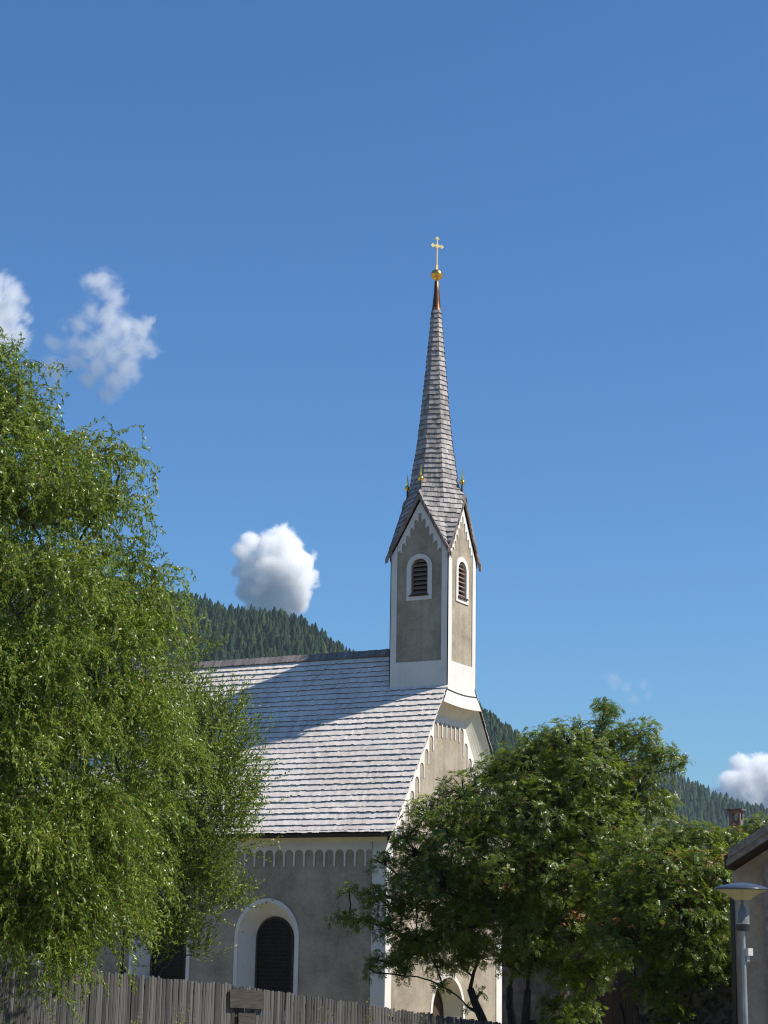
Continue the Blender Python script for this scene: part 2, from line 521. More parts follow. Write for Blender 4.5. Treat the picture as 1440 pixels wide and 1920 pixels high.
def arch(cx, hw, zb, zs, n=20):
    pts = [(cx - hw, zb)]
    for k in range(n + 1):
        a = math.pi * (1 - k / n)
        pts.append((cx + hw * math.cos(a), zs + hw * math.sin(a)))
    pts.append((cx + hw, zb))
    return pts
SIDE = lambda y0: (lambda a, d, z: (a, y0 + d, z))          # wall facing -Y; d goes inward
FRONT = lambda x0: (lambda a, d, z: (x0 - d, a, z))         # wall facing +X
LEFTW = lambda x0: (lambda a, d, z: (x0 + d, a, z))         # wall facing -X
BACKW = lambda y0: (lambda a, d, z: (a, y0 - d, z))         # wall facing +Y

def roofz(y, off=0.0):
    return RZ - TP * abs(y - RY) - off

# --- nave walls
WINX = [-4.115, -7.655, -11.195]
mb = MB()
mp = SIDE(YW)
holes = [[mp(a, 0, z) for a, z in arch(x, 0.92, -0.45, 1.755)] for x in WINX]
mb.poly([[mp(XB, 0, GZ), mp(XW, 0, GZ), mp(XW, 0, 5.05), mp(XB, 0, 5.05)]] + holes)
mp = FRONT(XW)
gab = [(YW, GZ), (YF, GZ), (YF, roofz(YF, .2)), (RY, RZ - .2), (YW, roofz(YW, .2))]
dh = [mp(a, 0, z) for a, z in arch(1.04, 0.98, GZ + .02, -0.25)]
mb.poly([[mp(a, 0, z) for a, z in gab], dh])
mb.poly([[(XB, a, z) for a, z in gab]])
mb.add([(XB, YF, GZ), (XW, YF, GZ), (XW, YF, 5.05), (XB, YF, 5.05)], [(0, 1, 2, 3)])
mb.build('nave_wall', M['plaster'], church)

# --- corner pilasters
mb = MB()
mb.box((XW - .41, YW - .03, GZ), (XW + .03, YW + .002, 4.35))
mb.box((XW - .002, YW + .002, GZ), (XW + .03, YW + .32, 5.0))
mb.build('corner_pilaster', M['white'], church)
mb = MB()
mb.box((XW - .002, YF - .36, GZ), (XW + .03, YF + .03, 5.0))
mb.build('corner_pilaster', M['white'], church)

# --- blind-arch frieze plates
def frieze(mb, mp, cells, top, pw, posts, t, n=8, ell=1.0):
    """cells [(a0, a1, zt)], top(a) upper bound, posts [(a, zbottom)]; plate proud of the wall by t"""
    def slab(a0, a1, l0, l1):
        u0, u1 = max(top(a0), l0 + .002), max(top(a1), l1 + .002)
        F = [mp(a0, -t, l0), mp(a1, -t, l1), mp(a1, -t, u1), mp(a0, -t, u0)]
        B = [mp(a0, .004, l0), mp(a1, .004, l1), mp(a1, .004, u1), mp(a0, .004, u0)]
        mb.add(F + B, [(0, 1, 2, 3), (4, 5, 1, 0), (3, 2, 6, 7)])
    for a0, a1, zt in cells:
        b0, b1 = a0 + pw, a1 - pw
        c, h = (b0 + b1) / 2, (b1 - b0) / 2
        pr = None
        for k in range(n + 1):
            ang = math.pi * (1 - k / n)
            a = c + h * math.cos(ang); l = zt - h * ell + h * ell * math.sin(ang)
            if pr: slab(pr[0], a, pr[1], l)
            pr = (a, l)
    for a, zb in posts:
        up = top(a)
        out = [(a - pw, up), (a - pw, zb + pw)]
        for k in range(1, 6):
            g = math.pi * (1 + k / 6)
            out.append((a + pw * math.cos(g), zb + pw + pw * math.sin(g)))
        out += [(a + pw, zb + pw), (a + pw, up)]
        nn = len(out)
        F = [mp(q[0], -t, q[1]) for q in out]; B = [mp(q[0], .004, q[1]) for q in out]
        mb.add(F, [tuple(range(nn))])
        mb.strip(F, B)

mb = MB()
a = XW - .41 - .17; sp = 0.32
cells = [(-1.06, -0.842, 4.10)]; posts = [(-1.06, 3.64)]
x = -1.06
while x > XB + .5:
    cells.append((x - sp, x, 4.10)); posts.append((x - sp, 3.64)); x -= sp
frieze(mb, SIDE(YW), cells, lambda a: 4.36, 0.024, posts, 0.028)
mb.build('arch_frieze', M['white'], church)

# --- coved eaves cornice
def cove(P0, P1, n=8):
    """concave quarter from wall point P0 to edge point P1 in (out, z)"""
    r = []
    for k in range(n + 1):
        t = k / n * math.pi / 2
        r.append((P0[0] + (P1[0] - P0[0]) * (1 - math.cos(t)), P0[1] + (P1[1] - P0[1]) * math.sin(t)))
    return r
mb = MB()
cv = cove((0.03, 4.30), (0.36, 4.62), 8)
A = [(XB, YW - o, z) for o, z in cv]; B = [(XW + .03, YW - o, z) for o, z in cv]
mb.strip(A, B)
mb.add([(XW + .03, YW - o, z) for o, z in cv] + [(XW + .03, YW + .1, 4.62), (XW + .03, YW + .1, 4.30)], [tuple(range(len(cv) + 2))])
mb.build('eaves_cornice', M['cream'], church, smooth=False)

# --- gable frieze (stepped arches) + flat white border
ITZ, IHW, ISL = 8.02, 0.98, 1.45       # inner trapezoid top, half width, side slope
def itop(a):
    d = abs(a - RY)
    return ITZ if d <= IHW else ITZ - (d - IHW) * ISL
mb = MB()
cs = 0.285
cells = []; posts = []
k0 = 2.5
def czt(i):
    d = abs(i) * cs                  # cell centre offset
    return min(itop(RY + d + cs / 2), ITZ) - 0.17
for i in range(-13, 14):
    c = RY + i * cs
    if c - cs / 2 < YW + .30 or c + cs / 2 > YF - .30: continue
    cells.append((c - cs / 2, c + cs / 2, czt(i)))
for i in range(-13, 13):
    a = RY + (i + .5) * cs
    if a < YW + .32 or a > YF - .32: continue
    posts.append((a, min(czt(i), czt(i + 1)) - 0.42))
frieze(mb, FRONT(XW), cells, lambda a: itop(a) + .02, 0.02, posts, 0.028)
mb.build('gable_frieze', M['white'], church)

# --- gable cove: from the inner trapezoid on the wall out to the verge
mb = MB()
inn = [(YW - .3, itop(YW) - .44 + .0), (RY - IHW, ITZ), (RY + IHW, ITZ), (YF + .3, itop(YF) - .44)]
bz = 8.36
bo = (RZ - .10 - bz) / TP
out = [(YW - .38, roofz(YW - .38, .10)), (RY - bo, bz), (RY + bo, bz), (YF + .38, roofz(YF + .38, .10))]
nn = 8
prev = None
for k in range(nn + 1):
    t = k / nn * math.pi / 2
    fo, fx = math.sin(t) * .55 + (1 - math.cos(t)) * .45, 1 - math.cos(t)
    fx = 0.45 * fx + 0.55 * k / nn
    row = []
    for (a, b) in zip(inn, out):
        row.append((XW + .03 + (-.03 - XW - .03) * fx, a[0] + (b[0] - a[0]) * fo, a[1] + (b[1] - a[1]) * fo))
    if prev: mb.strip(prev, row)
    prev = row
mb.build('gable_cove', M['cream'], church)
# band under the tower front, flaring out a little
mb = MB()
n = 10
rows = []
for (z, xo) in [(8.80, 0.004), (8.70, 0.012), (8.58, 0.022), (8.45, 0.03), (8.355, 0.032)]:
    hw = min((RZ - .06 - z) / TP, 1.30)
    rows.append([(xo, RY - hw + 2 * hw * k / n, z - .05 * math.sin(math.pi * k / n) * (1 if z < 8.75 else .6)) for k in range(n + 1)])
for a, b in zip(rows, rows[1:]): mb.strip(a, b)
mb.strip(rows[-1], [(-.06, p[1], p[2] + .01) for p in rows[-1]])
mb.build('tower_footing_band', M['white'], church)
mb = MB()
mb.tube([(0.022, RY - .98 + 1.96 * k / 10, 8.74 - .05 * math.sin(math.pi * k / 10)) for k in range(11)], .013, 5)
mb.build('lead_flashing', M['lead'], church)

# --- shingles
def shingle(mb, tl, tr, bl, br, nrm, t, sink=0.006):
    """one wedge: thin at the top edge, t thick at the butt"""
    nrm = np.array(nrm)
    tl, tr, bl, br = [np.array(p, float) for p in (tl, tr, bl, br)]
    u = max(t - .021, -.004)
    vs = [bl + nrm * u, br + nrm * u, tr - nrm * sink, tl - nrm * sink, bl + nrm * t, br + nrm * t, tr + nrm * .004, tl + nrm * .004]
    mb.add(vs, [(4, 5, 6, 7), (0, 1, 5, 4), (1, 2, 6, 5), (3, 0, 4, 7), (3, 2, 1, 0)])

TX0 = -W_
roof = MB()
VX = 0.0
xe = XB - .4
roof.hexa([(xe, EY, EZ - .10), (VX - .06, EY, EZ - .10), (VX - .06, RY, RZ - .10), (xe, RY, RZ - .10), (xe, EY, EZ), (VX - .06, EY, EZ), (VX - .06, RY, RZ), (xe, RY, RZ)])
FY = 2 * RY - EY
roof.hexa([(xe, RY, RZ - .10), (VX - .06, RY, RZ - .10), (VX - .06, FY, EZ - .10), (xe, FY, EZ - .10), (xe, RY, RZ), (VX - .06, RY, RZ), (VX - .06, FY, EZ), (xe, FY, EZ)])
roof = roof.build('roof', M['roofbase'], church)
def slope(sgn, xlen, wmean, name):
    mb = MB()
    rows = 33
    L = math.hypot(RY - EY, RZ - EZ)
    e = L / rows
    dn = np.array([0, -sgn * (RY - EY) / L, -(RZ - EZ) / L])       # down the slope
    nr = np.array([0, -sgn * (RZ - EZ) / L, (RY - EY) / L])
    top = np.array([0, RY, RZ])
    wob = rng.normal(0, .006, rows + 2)
    for r in range(rows + 1):
        s0, s1 = (r - .15) * e + .0, (r + 1) * e
        if r == rows: s0, s1 = rows * e - .12, rows * e + .07
        s0 = max(s0, 0)
        x = VX + rng.uniform(-.01, .03)
        if RZ - s1 * (RZ - EZ) / L > 8.86: x = TX0 - .004          # the tower stands here
        lift = rng.uniform(.029, .040)
        while x > xe:
            w = rng.uniform(.65, 1.35) * wmean
            j = rng.normal(0, .008) + wob[r] + .006 * math.sin(x * 2.1 + r)
            t = lift + rng.normal(0, .004)
            g = .0025
            p = [top + dn * s0 + [x - w + g, 0, 0], top + dn * s0 + [x - g, 0, 0], top + dn * (s1 + j) + [x - w + g, 0, 0], top + dn * (s1 + j + rng.normal(0, .003)) + [x - g, 0, 0]]
            shingle(mb, *p, nr, t)
            x -= w
    o = mb.build(name, M['shingle'], None, False, M['endgrain_shade'], (5, (1, 4)))
    o.parent = roof
    return o
slope(1, 14, .105, 'shingle_slope')
slope(-1, 14, .3, 'shingle_slope')
# ridge cap
mb = MB()
x = -1.88
while x > xe:
    w = .19
    z = RZ + .075 + rng.normal(0, .005)
    for sg in (1, -1):
        a = np.array([x, RY, z]); b = np.array([x - w - .03, RY, z - .02])
        d = np.array([0, -sg * .17, -.215])
        nr = np.array([0, -sg * .75, .62]) * .022
        mb.hexa([b + d, a + d, a, b, b + d + nr, a + d + nr, a + nr, b + nr])
    x -= w
o = mb.build('ridge_cap', M['ridge']); o.parent = roof
# fascia and gutter
mb = MB()
mb.box((XB, EY + .02, EZ - .17), (VX - .06, EY + .06, EZ + .02))
mb.build('fascia_board', M['brown'], church)
mb = MB()
pts = 12
for sgn in (0,):
    prof = [(EY - .045 + .065 * math.cos(math.pi * (1 + k / pts)), EZ - .09 + .065 * math.sin(math.pi * (1 + k / pts))) for k in range(pts + 1)]
    prof2 = [(EY - .045 + .058 * math.cos(math.pi * (1 + k / pts)), EZ - .09 + .058 * math.sin(math.pi * (1 + k / pts))) for k in range(pts + 1)][::-1]
    ring = prof + prof2
    A = [(VX - .05, y, z) for y, z in ring]; B = [(XB, y, z - .03) for y, z in ring]
    mb.strip(A, B, True)
    mb.add([(VX - .05, y, z) for y, z in prof], [tuple(range(len(prof)))])
x = -.6
while x > XB:
    mb.box((x - .012, EY - .118, EZ - .165), (x + .012, EY + .02, EZ - .155)); x -= .8
mb.build('gutter', M['gutter'], church)

# --- arched nave windows
def niche(name, mp, cx, hw, zb, zs, hwi, zbi, zsi, depth, band, surround_mat, reveal_mat, pane_mat, sill=True):
    o_ = arch(cx, hw, zb, zs); i_ = arch(cx, hwi, zbi, zsi); b_ = arch(cx, hw + band, zb - (.0 if not sill else 0), zs)
    mb = MB()
    A = [mp(a, 0.0, z) for a, z in o_]; B = [mp(a, depth, z) for a, z in i_]
    mb.strip(A, B)
    mb.add([mp(*q) for q in ((cx - hw, 0, zb), (cx + hw, 0, zb), (cx + hwi, depth, zbi), (cx - hwi, depth, zbi))], [(0, 1, 2, 3)])
    w = mb.build(name, reveal_mat, church)
    mb = MB()
    t = -.026
    A = [mp(a, t, z) for a, z in b_]; B = [mp(a, t, z) for a, z in o_]
    mb.strip(A, B)
    mb.strip(A, [mp(a, .004, z) for a, z in b_])
    mb.strip(B, [mp(a, .004, z) for a, z in o_])
    s = mb.build('surround', surround_mat); s.parent = w
    fr = arch(cx, hwi, zbi, zsi); fi = arch(cx, hwi - .055, zbi, zsi)
    mb = MB()
    mb.strip([mp(a, depth - .04, z) for a, z in fr], [mp(a, depth - .04, z) for a, z in fi])
    mb.strip([mp(a, depth - .04, z) for a, z in fi], [mp(a, depth + .02, z) for a, z in fi])
    f = mb.build('frame', M['brown']); f.parent = w
    mb = MB()
    mb.poly([[mp(a, depth, z) for a, z in fr]])
    p = mb.build('pane' if pane_mat == M['leaded'] else 'door_leaf', pane_mat); p.parent = w
    return w
for x in WINX:
    niche('arched_window', SIDE(YW), x, .92, -0.45, 1.755, .605, -.2, 1.70, .46, .115, M['white'], M['white'], M['leaded'])
M['door'] = wood_islands('door_planks', (0.02, 0.012, 0.008), (0.09, 0.055, 0.035), streak=(40, 40, 3))
niche('church_door', FRONT(XW), 1.04, .98, GZ + .02, -0.25, .80, GZ + .02, -0.30, .55, .12, M['white'], M['cream'], M['door'])

# --- bell tower
TX0, TX1, TY0, TY1 = -W_, 0.0, 0.0, W_
TE = 12.72                                # eaves corner height
AP = 14.38                                # wall gable apex
GS = (AP - TE) / (W_ / 2)
CX, CY = -W_ / 2, W_ / 2
ins = 0.026
faces = {'near': (SIDE(TY0), TX0, TX1, CX), 'front': (FRONT(TX1), TY0, TY1, CY), 'far': (BACKW(TY1), TX0, TX1, CX), 'left': (LEFTW(TX0), TY0, TY1, CY)}
mb = MB()
for nm, (mp, a0, a1, c) in faces.items():
    zb0 = 8.40 if nm == 'front' else 8.72
    wh = [mp(a, ins, z) for a, z in arch(c, .275, 11.55, 12.365)]
    mb.poly([[mp(a0 + ins, ins, zb0), mp(a1 - ins, ins, zb0), mp(a1 - ins, ins, TE), mp(c, ins, AP), mp(a0 + ins, ins, TE)], wh])
tower = mb.build('tower_wall', M['plaster'], church)
# white trim: corner strips, base band
mb = MB()
for nm, (mp, a0, a1, c) in faces.items():
    zb0 = 8.40 if nm == 'front' else 8.72
    m_ = .215 if nm in ('near', 'far') else .25
    for (b0, b1) in ((a0, a0 + m_), (a1 - m_, a1)):
        F = [mp(b0, 0, zb0), mp(b1, 0, zb0), mp(b1, 0, TE + GS * min(b1 - a0, a1 - b1)), mp(b0, 0, TE + GS * min(b0 - a0, a1 - b0))]
        Bk = [mp(b0, ins, zb0), mp(b1, ins, zb0), mp(b1, ins, F[2][2]), mp(b0, ins, F[3][2])]
        mb.hexa(F + Bk)
    F = [mp(a0 + m_, 0.001, zb0), mp(a1 - m_, 0.001, zb0), mp(a1 - m_, 0.001, 9.59), mp(a0 + m_, 0.001, 9.59)]
    Bk = [mp(a0 + m_, ins, zb0), mp(a1 - m_, ins, zb0), mp(a1 - m_, ins, 9.59), mp(a0 + m_, ins, 9.59)]
    mb.hexa(F + Bk)
o = mb.build('corner_trim', M['white']); o.parent = tower
# stepped scallops under each gable
for nm, (mp, a0, a1, c) in faces.items():
    m_ = .215 if nm in ('near', 'far') else .25
    mb = MB()
    nc = 11
    cs = (a1 - a0 - 2 * m_) / nc
    ztc = [AP - .36 - GS * max(0, abs(i - 5) - .12) * cs * 0.97 for i in range(nc)]
    cells = [(a0 + m_ + i * cs, a0 + m_ + (i + 1) * cs, ztc[i]) for i in range(nc)]
    posts = [(a0 + m_ + (i + 1) * cs, min(ztc[i], ztc[i + 1]) - .065) for i in range(nc - 1)]
    frieze(mb, (lambda mp: (lambda a, d, z: mp(a, d + ins, z)))(mp), cells, lambda a: TE + GS * min(a - a0, a1 - a) - .005, .016, posts, ins - .002, n=6)
    o = mb.build('scallop_frieze', M['white']); o.parent = tower
# louvred windows
for nm, (mp, a0, a1, c) in faces.items():
    hw, zb, zs = .275, 11.55, 12.365
    mb = MB()
    bo_, bi_ = arch(c, hw + .14, 11.40, zs), arch(c, hw, 11.40, zs)
    mb.strip([mp(a, -.004, z) for a, z in bo_], [mp(a, -.004, z) for a, z in bi_])
    mb.strip([mp(a, -.004, z) for a, z in bo_], [mp(a, ins, z) for a, z in bo_])
    mb.strip([mp(a, -.004, z) for a, z in bi_], [mp(a, .20, z) for a, z in bi_])
    mb.hexa([mp(c - hw, -.004, 11.40), mp(c + hw, -.004, 11.40), mp(c + hw, .2, 11.40), mp(c - hw, .2, 11.40), mp(c - hw, -.004, zb), mp(c + hw, -.004, zb), mp(c + hw, .2, zb + .03), mp(c - hw, .2, zb + .03)])
    w = mb.build('belfry_window', M['white'], church)
    mb = MB()
    for k in range(8):
        z = zb + .045 + k * .135
        h = hw - .004
        if z + .03 > zs: h = math.sqrt(max(hw ** 2 - (z + .04 - zs) ** 2, .0)) - .01
        if h < .06: continue
        mb.hexa([mp(c - h, .035, z), mp(c + h, .035, z), mp(c + h, .15, z + .10), mp(c - h, .15, z + .10), mp(c - h, .028, z + .018), mp(c + h, .028, z + .018), mp(c + h, .143, z + .118), mp(c - h, .143, z + .118)])
    o = mb.build('louvres', M['louvre']); o.parent = w
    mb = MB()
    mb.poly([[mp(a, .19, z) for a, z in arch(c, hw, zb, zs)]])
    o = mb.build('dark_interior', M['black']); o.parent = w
    mb = MB()
    mb.hexa([mp(c - hw - .035, -.05, zb - .03), mp(c + hw + .035, -.05, zb - .03), mp(c + hw + .035, .02, zb - .03), mp(c - hw - .035, .02, zb - .03), mp(c - hw - .035, -.05, zb + .012), mp(c + hw + .035, -.05, zb + .012), mp(c + hw + .035, .02, zb + .03), mp(c - hw - .035, .02, zb + .03)])
    o = mb.build('sill', M['brown']); o.parent = w

# --- spire: octagon with its edges over the gable apexes and the corners
ZP = [(12.60, 1.40), (13.2, 1.145), (13.8, .965), (14.4, .85), (14.94, .765), (15.37, .705), (15.8, .64), (16.3, .555), (17.42, .435), (18.53, .328), (19.66, .223), (20.70, .135)]
def rdiag(z): return float(np.interp(z, [q[0] for q in ZP], [q[1] for q in ZP]))
RAZ, RGS, OV = 14.60, GS, .055            # roof apex of the little gables
def rcard(z):
    r = rdiag(z)
    if z < 15.05: r = max(r, float(np.interp(z, [14.60, 15.05], [W_ / 2 + OV, rdiag(15.05)])))
    return r
def pdir(k):
    a = k * math.pi / 4
    return np.array([math.cos(a), math.sin(a), 0])
def sector(z, k):
    """end points of the shingle course in sector k (even k = cardinal edge, odd = corner edge)"""
    k2 = (k + 1) % 8
    res = []
    for kk in (k, k2):
        if kk % 2 == 1:
            res.append(pdir(kk) * rdiag(z))
        elif z >= RAZ:
            res.append(pdir(kk) * rcard(z))
        else:
            other = k2 if kk == k else k
            d = pdir(kk); side = pdir(other) - d * float(pdir(other) @ d); side /= np.linalg.norm(side)
            res.append(d * (W_ / 2 + OV) + side * min((RAZ - z) / RGS, W_ / 2 + OV))
    off = np.array([CX, CY, z])
    return res[0] + off, res[1] + off
sp_ = MB()
z = 12.62
zs_ = [z]
while z < 20.62:
    z += .158; zs_.append(min(z, 20.68))
for k in range(8):
    for r in range(len(zs_) - 1):
        z0, z1 = zs_[r], zs_[r + 1] + .02
        a0, b0 = sector(z0, k); a1, b1 = sector(z1, k)
        L0 = np.linalg.norm(b0 - a0)
        if L0 < .03: continue
        nr = np.cross(b0 - a0, (a1 + b1 - a0 - b0)); nr = nr / np.linalg.norm(nr)
        if nr @ ((a0 + b0) / 2 - np.array([CX, CY, z0])) < 0: nr = -nr
        n = max(1, int(round(L0 / .105 + rng.uniform(-.4, .4))))
        cuts = np.sort(np.concatenate([[0, 1], (np.arange(1, n) + rng.uniform(-.28, .28, n - 1)) / n]))
        lift = rng.uniform(.026, .036)
        for q in range(n):
            u, v = cuts[q] + (.004 if q else -.012), cuts[q + 1] - (.004 if q < n - 1 else -.012)
            j = np.array([0, 0, rng.normal(0, .006)])
            shingle(sp_, a1 + (b1 - a1) * u, a1 + (b1 - a1) * v, a0 + (b0 - a0) * u + j, a0 + (b0 - a0) * v + j, nr, lift + rng.normal(0, .003), .01)
spire = sp_.build('spire', M['spire_shingle'], church, False, M['endgrain_shade'], (5, (1, 4)))
# boards beneath the shingles
mb = MB()
for k in range(8):
    for r in range(len(zs_) - 1):
        a0, b0 = sector(zs_[r], k); a1, b1 = sector(zs_[r + 1], k)
        s_ = lambda p: tuple((np.array(p) - [CX, CY, 0]) * [.965, .965, 1] + [CX, CY, 0])
        mb.add([s_(a0), s_(b0), s_(b1), s_(a1)], [(0, 1, 2, 3)])
o = mb.build('roof_boarding', M['roofbase']); o.parent = spire
# rake shingles along the gable edges
mb = MB()
for nm, (mp, a0, a1, c) in faces.items():
    for sg in (-1, 1):
        L = (W_ / 2 + .12)
        n = 12
        for i in range(n):
            u0, u1 = i / n * L, (i + 1.18) / n * L
            j = rng.normal(0, .008)
            z0, z1 = RAZ - GS * u0, RAZ - GS * u1
            lo = .15 + j
            o0 = -.075 - .012 * rng.random(); 
            F = [mp(c + sg * u0, o0 + .012, z0 - lo), mp(c + sg * u1, o0 - .012, z1 - lo), mp(c + sg * u1, o0 - .012, z1 + .02), mp(c + sg * u0, o0 + .012, z0 + .02)]
            Bk = [mp(c + sg * u0, -.03, z0 - lo), mp(c + sg * u1, -.03, z1 - lo), mp(c + sg * u1, -.03, z1 + .035), mp(c + sg * u0, -.03, z0 + .035)]
            mb.hexa(F + Bk)
o = mb.build('rake_shingles', M['rake']); o.parent = spire
# small ridges over the gables
for k in (0, 2, 4, 6):
    mb = MB()
    d = pdir(k); s = np.array([-d[1], d[0], 0])
    p0 = np.array([CX, CY, RAZ + .03]) + d * (W_ / 2 + .10); p1 = np.array([CX, CY, 14.98]) + d * .66
    for sg in (1, -1):
        e = s * sg * .12 + np.array([0, 0, -.21])
        t = np.array([0, 0, .035])
        mb.hexa([p0, p1, p1 + e, p0 + e, p0 + t, p1 + t, p1 + e + t, p0 + e + t])
    o = mb.build('gable_ridge', M['ridge']); o.parent = spire
# copper cap, ball, cross
mb = MB()
mb.lathe([(.155, 20.63), (.135, 20.70), (.112, 20.95), (.085, 21.25), (.066, 21.58), (.045, 21.60), (.045, 21.66)], (CX, CY, 0), 16)
mb.build('copper_cap', M['copper'], church, True)
mb = MB()
br, bz_ = .182, 21.81
prof = [(br * math.sin(math.pi * k / 16), bz_ - br * math.cos(math.pi * k / 16)) for k in range(17)]
prof = prof[:8] + [(br * 1.0, bz_ - .025), (br * 1.10, bz_ - .02), (br * 1.10, bz_ + .006), (br * 1.0, bz_ + .012)] + prof[9:]
mb.lathe(prof, (CX, CY, 0), 28)
mb.lathe([(.055, 21.58), (.06, 21.62), (.05, 21.65)], (CX, CY, 0), 14)
mb.build('gilt_ball', M['gold'], church, True)
mb = MB()
z0, z1, za = 21.97, 23.06, 22.76
# the cross stands in the gable plane (arms along Y, turned a little)
ax = np.array([.60, .80, 0]) ; ay = np.array([-.80, .60, 0])
cen = np.array([CX, CY, 0.0])
def slab2(mb, pts, th):
    F = [cen + ax * a + np.array([0, 0, z]) + ay * th for a, z in pts]; Bk = [cen + ax * a + np.array([0, 0, z]) - ay * th for a, z in pts]
    n = len(pts)
    mb.add(F + Bk, [tuple(range(n)), tuple(range(2 * n - 1, n - 1, -1))] + [(i, (i + 1) % n, n + (i + 1) % n, n + i) for i in range(n)])
slab2(mb, [(-.017, z0), (.017, z0), (.017, z1 - .06), (-.017, z1 - .06)], .012)
for sg in (-1, 1):
    slab2(mb, [(sg * .024, za - .026), (sg * .15, za - .026), (sg * .15, za + .026), (sg * .024, za + .026)], .013)
def trefoil(cx_, cz_, dx, dz):
    for (ox, oz, r) in ((dx * .035, dz * .035, .034), (dz * .04, dx * .04, .028), (-dz * .04, -dx * .04, .028)):
        slab2(mb, [(cx_ + ox + r * math.cos(k * math.pi / 5), cz_ + oz + r * math.sin(k * math.pi / 5)) for k in range(10)], .016)
trefoil(0, z1 - .06, 0, 1); trefoil(-.15, za, -1, 0); trefoil(.15, za, 1, 0)
slab2(mb, [(.07 * math.cos(k * math.pi / 8), za + .07 * math.sin(k * math.pi / 8)) for k in range(16)], .017)
slab2(mb, [(-.055, 21.98), (.055, 21.98), (.03, 22.06), (.05, 22.10), (.02, 22.14), (-.02, 22.14), (-.05, 22.10), (-.03, 22.06)], .016)
mb.build('cross', M['palegold'], church)
for k in (0, 2, 4, 6):
    p = np.array([CX, CY, 0]) + pdir(k) * (W_ / 2 - .03)
    mb = MB()
    mb.lathe([(.05, 14.55), (.036, 14.65), (.03, 14.98), (.024, 15.0)], p, 10)
    f = mb.build('gable_finial', M['lead'], church, True)
    mb = MB()
    r_, zc = .085, 15.075
    pr = [(r_ * math.sin(math.pi * i / 12), zc - r_ * math.cos(math.pi * i / 12)) for i in range(12)]
    pr[6] = (r_ * 1.12, zc)
    pr += [(.024, zc + r_), (.036, zc + r_ + .03), (.006, zc + r_ + .34), (0.0005, zc + r_ + .36)]
    mb.lathe(pr, p, 16)
    o = mb.build('gilt_spike', M['gold'], None, True); o.parent = f

# ------------------------------------------------------------------ fence
FP = [at(-260, 1778, 32), at(0, 1803, 33.2), at(430, 1846, 35.5), at(838, 1906, 37.6), at(960, 1921, 38.4), at(1010, 1926, 39.0)]
fence = empty('wooden_fence', (*FP[2][:2], gz(FP[2][0], FP[2][1])), 'long weathered grey picket fence sloping down before the church', 'fence')
mb = MB(); rails = MB()
seg = []
for a, b in zip(FP, FP[1:]):
    L = np.linalg.norm((b - a)[:2]); d = (b - a) / L
    nrm = np.array([d[1], -d[0], 0]); nrm /= np.linalg.norm(nrm)          # towards the camera
    s = 0
    while s < L:
        w = rng.uniform(.052, .078)
        p = a + d * s
        h = rng.normal(0, .012) - (.03 if rng.random() < .06 else 0)
        o_ = rng.normal(.0, .006)
        zt = p[2] + h; zb = gz(p[0], p[1]) + .03
        u = np.array([d[0], d[1], 0]) * (w - rng.uniform(.006, .014))
        th = .022
        tl = rng.normal(0, .006)
        pts = [(0, zb), (1, zb), (1, zt - .018), (.78, zt - .003 + tl * .3), (.5, zt + .004), (.22, zt - .003 - tl * .3), (0, zt - .018)]
        sh = np.array([tl, tl, 0]) * .6
        F = [np.array([p[0], p[1], 0]) + u * q + nrm * (o_ + (.006 if .1 < q < .9 else 0)) + np.array([0, 0, zz]) + (sh if zz > zb + .1 else 0) for q, zz in pts]
        Bk = [f - nrm * th for f in F]
        n = len(pts)
        mb.add(F + Bk, [tuple(range(n))] + [(i, (i + 1) % n, n + (i + 1) % n, n + i) for i in range(n)])
        s += w
    for hh in (.25, 1.1):
        rr = []
        for e in (a, b):
            zz = e[2] - hh
            rr.append(np.array([e[0], e[1], zz]) - nrm * .06)
        t = np.array([0, 0, .09]); dd = nrm * .05
        rails.hexa([rr[0], rr[1], rr[1] - dd, rr[0] - dd, rr[0] + t, rr[1] + t, rr[1] + t - dd, rr[0] + t - dd])
    seg.append((a, b, d, nrm))
mb.build('picket_boards', M['fence'], fence)
rails.build('rail', M['plank'], fence)
for a, b, d, nrm in seg:
    L = np.linalg.norm((b - a)[:2]); s = .3
    while s < L:
        p = a + d * s - nrm * .16
        pm = MB(); pm.box((p[0] - .045, p[1] - .045, gz(p[0], p[1]) - .2), (p[0] + .045, p[1] + .045, p[2] - .12))
        pm.build('post', M['plank'], fence); s += 2.4
def fence_board(x0, x1, y0, y1, tilt, name_label):
    a, b, d, nrm = seg[2]
    # bearings to the fence plane
    def hit(x, y):
        v = FW + RT * (x - 720) / FPX - UP * (y - 960) / FPX
        t = ((a - CAM) @ nrm) / (v @ nrm)
        return CAM + v * t + nrm * .03
    q = [hit(x0, y1), hit(x1, y1 + tilt), hit(x1, y0 + tilt), hit(x0, y0)]
    q2 = [p + nrm * .032 for p in q]
    m_ = MB(); m_.hexa([q[0], q[1], q2[1], q2[0], q[3], q[2], q2[2], q2[3]])
    o = m_.build('nailed_plank', M['plank'], fence)
    o['label'] = name_label
fence_board(429, 493, 1855, 1889, 3, 'wide brown plank nailed across the pickets')
fence_board(445, 477, 1899, 1922, 1, 'narrow brown plank nailed below the wide one')

# ------------------------------------------------------------------ trees
class Cloud_:
    pass
def nrm_(v):
    return v / (np.linalg.norm(v, axis=-1, keepdims=True) + 1e-9)
def rand_dirs(n, zmin=-1.0):
    z = rng.uniform(zmin, 1, n); a = rng.uniform(0, 2 * math.pi, n)
    r = np.sqrt(np.maximum(0, 1 - z * z))
    return np.column_stack([r * np.cos(a), r * np.sin(a), z])

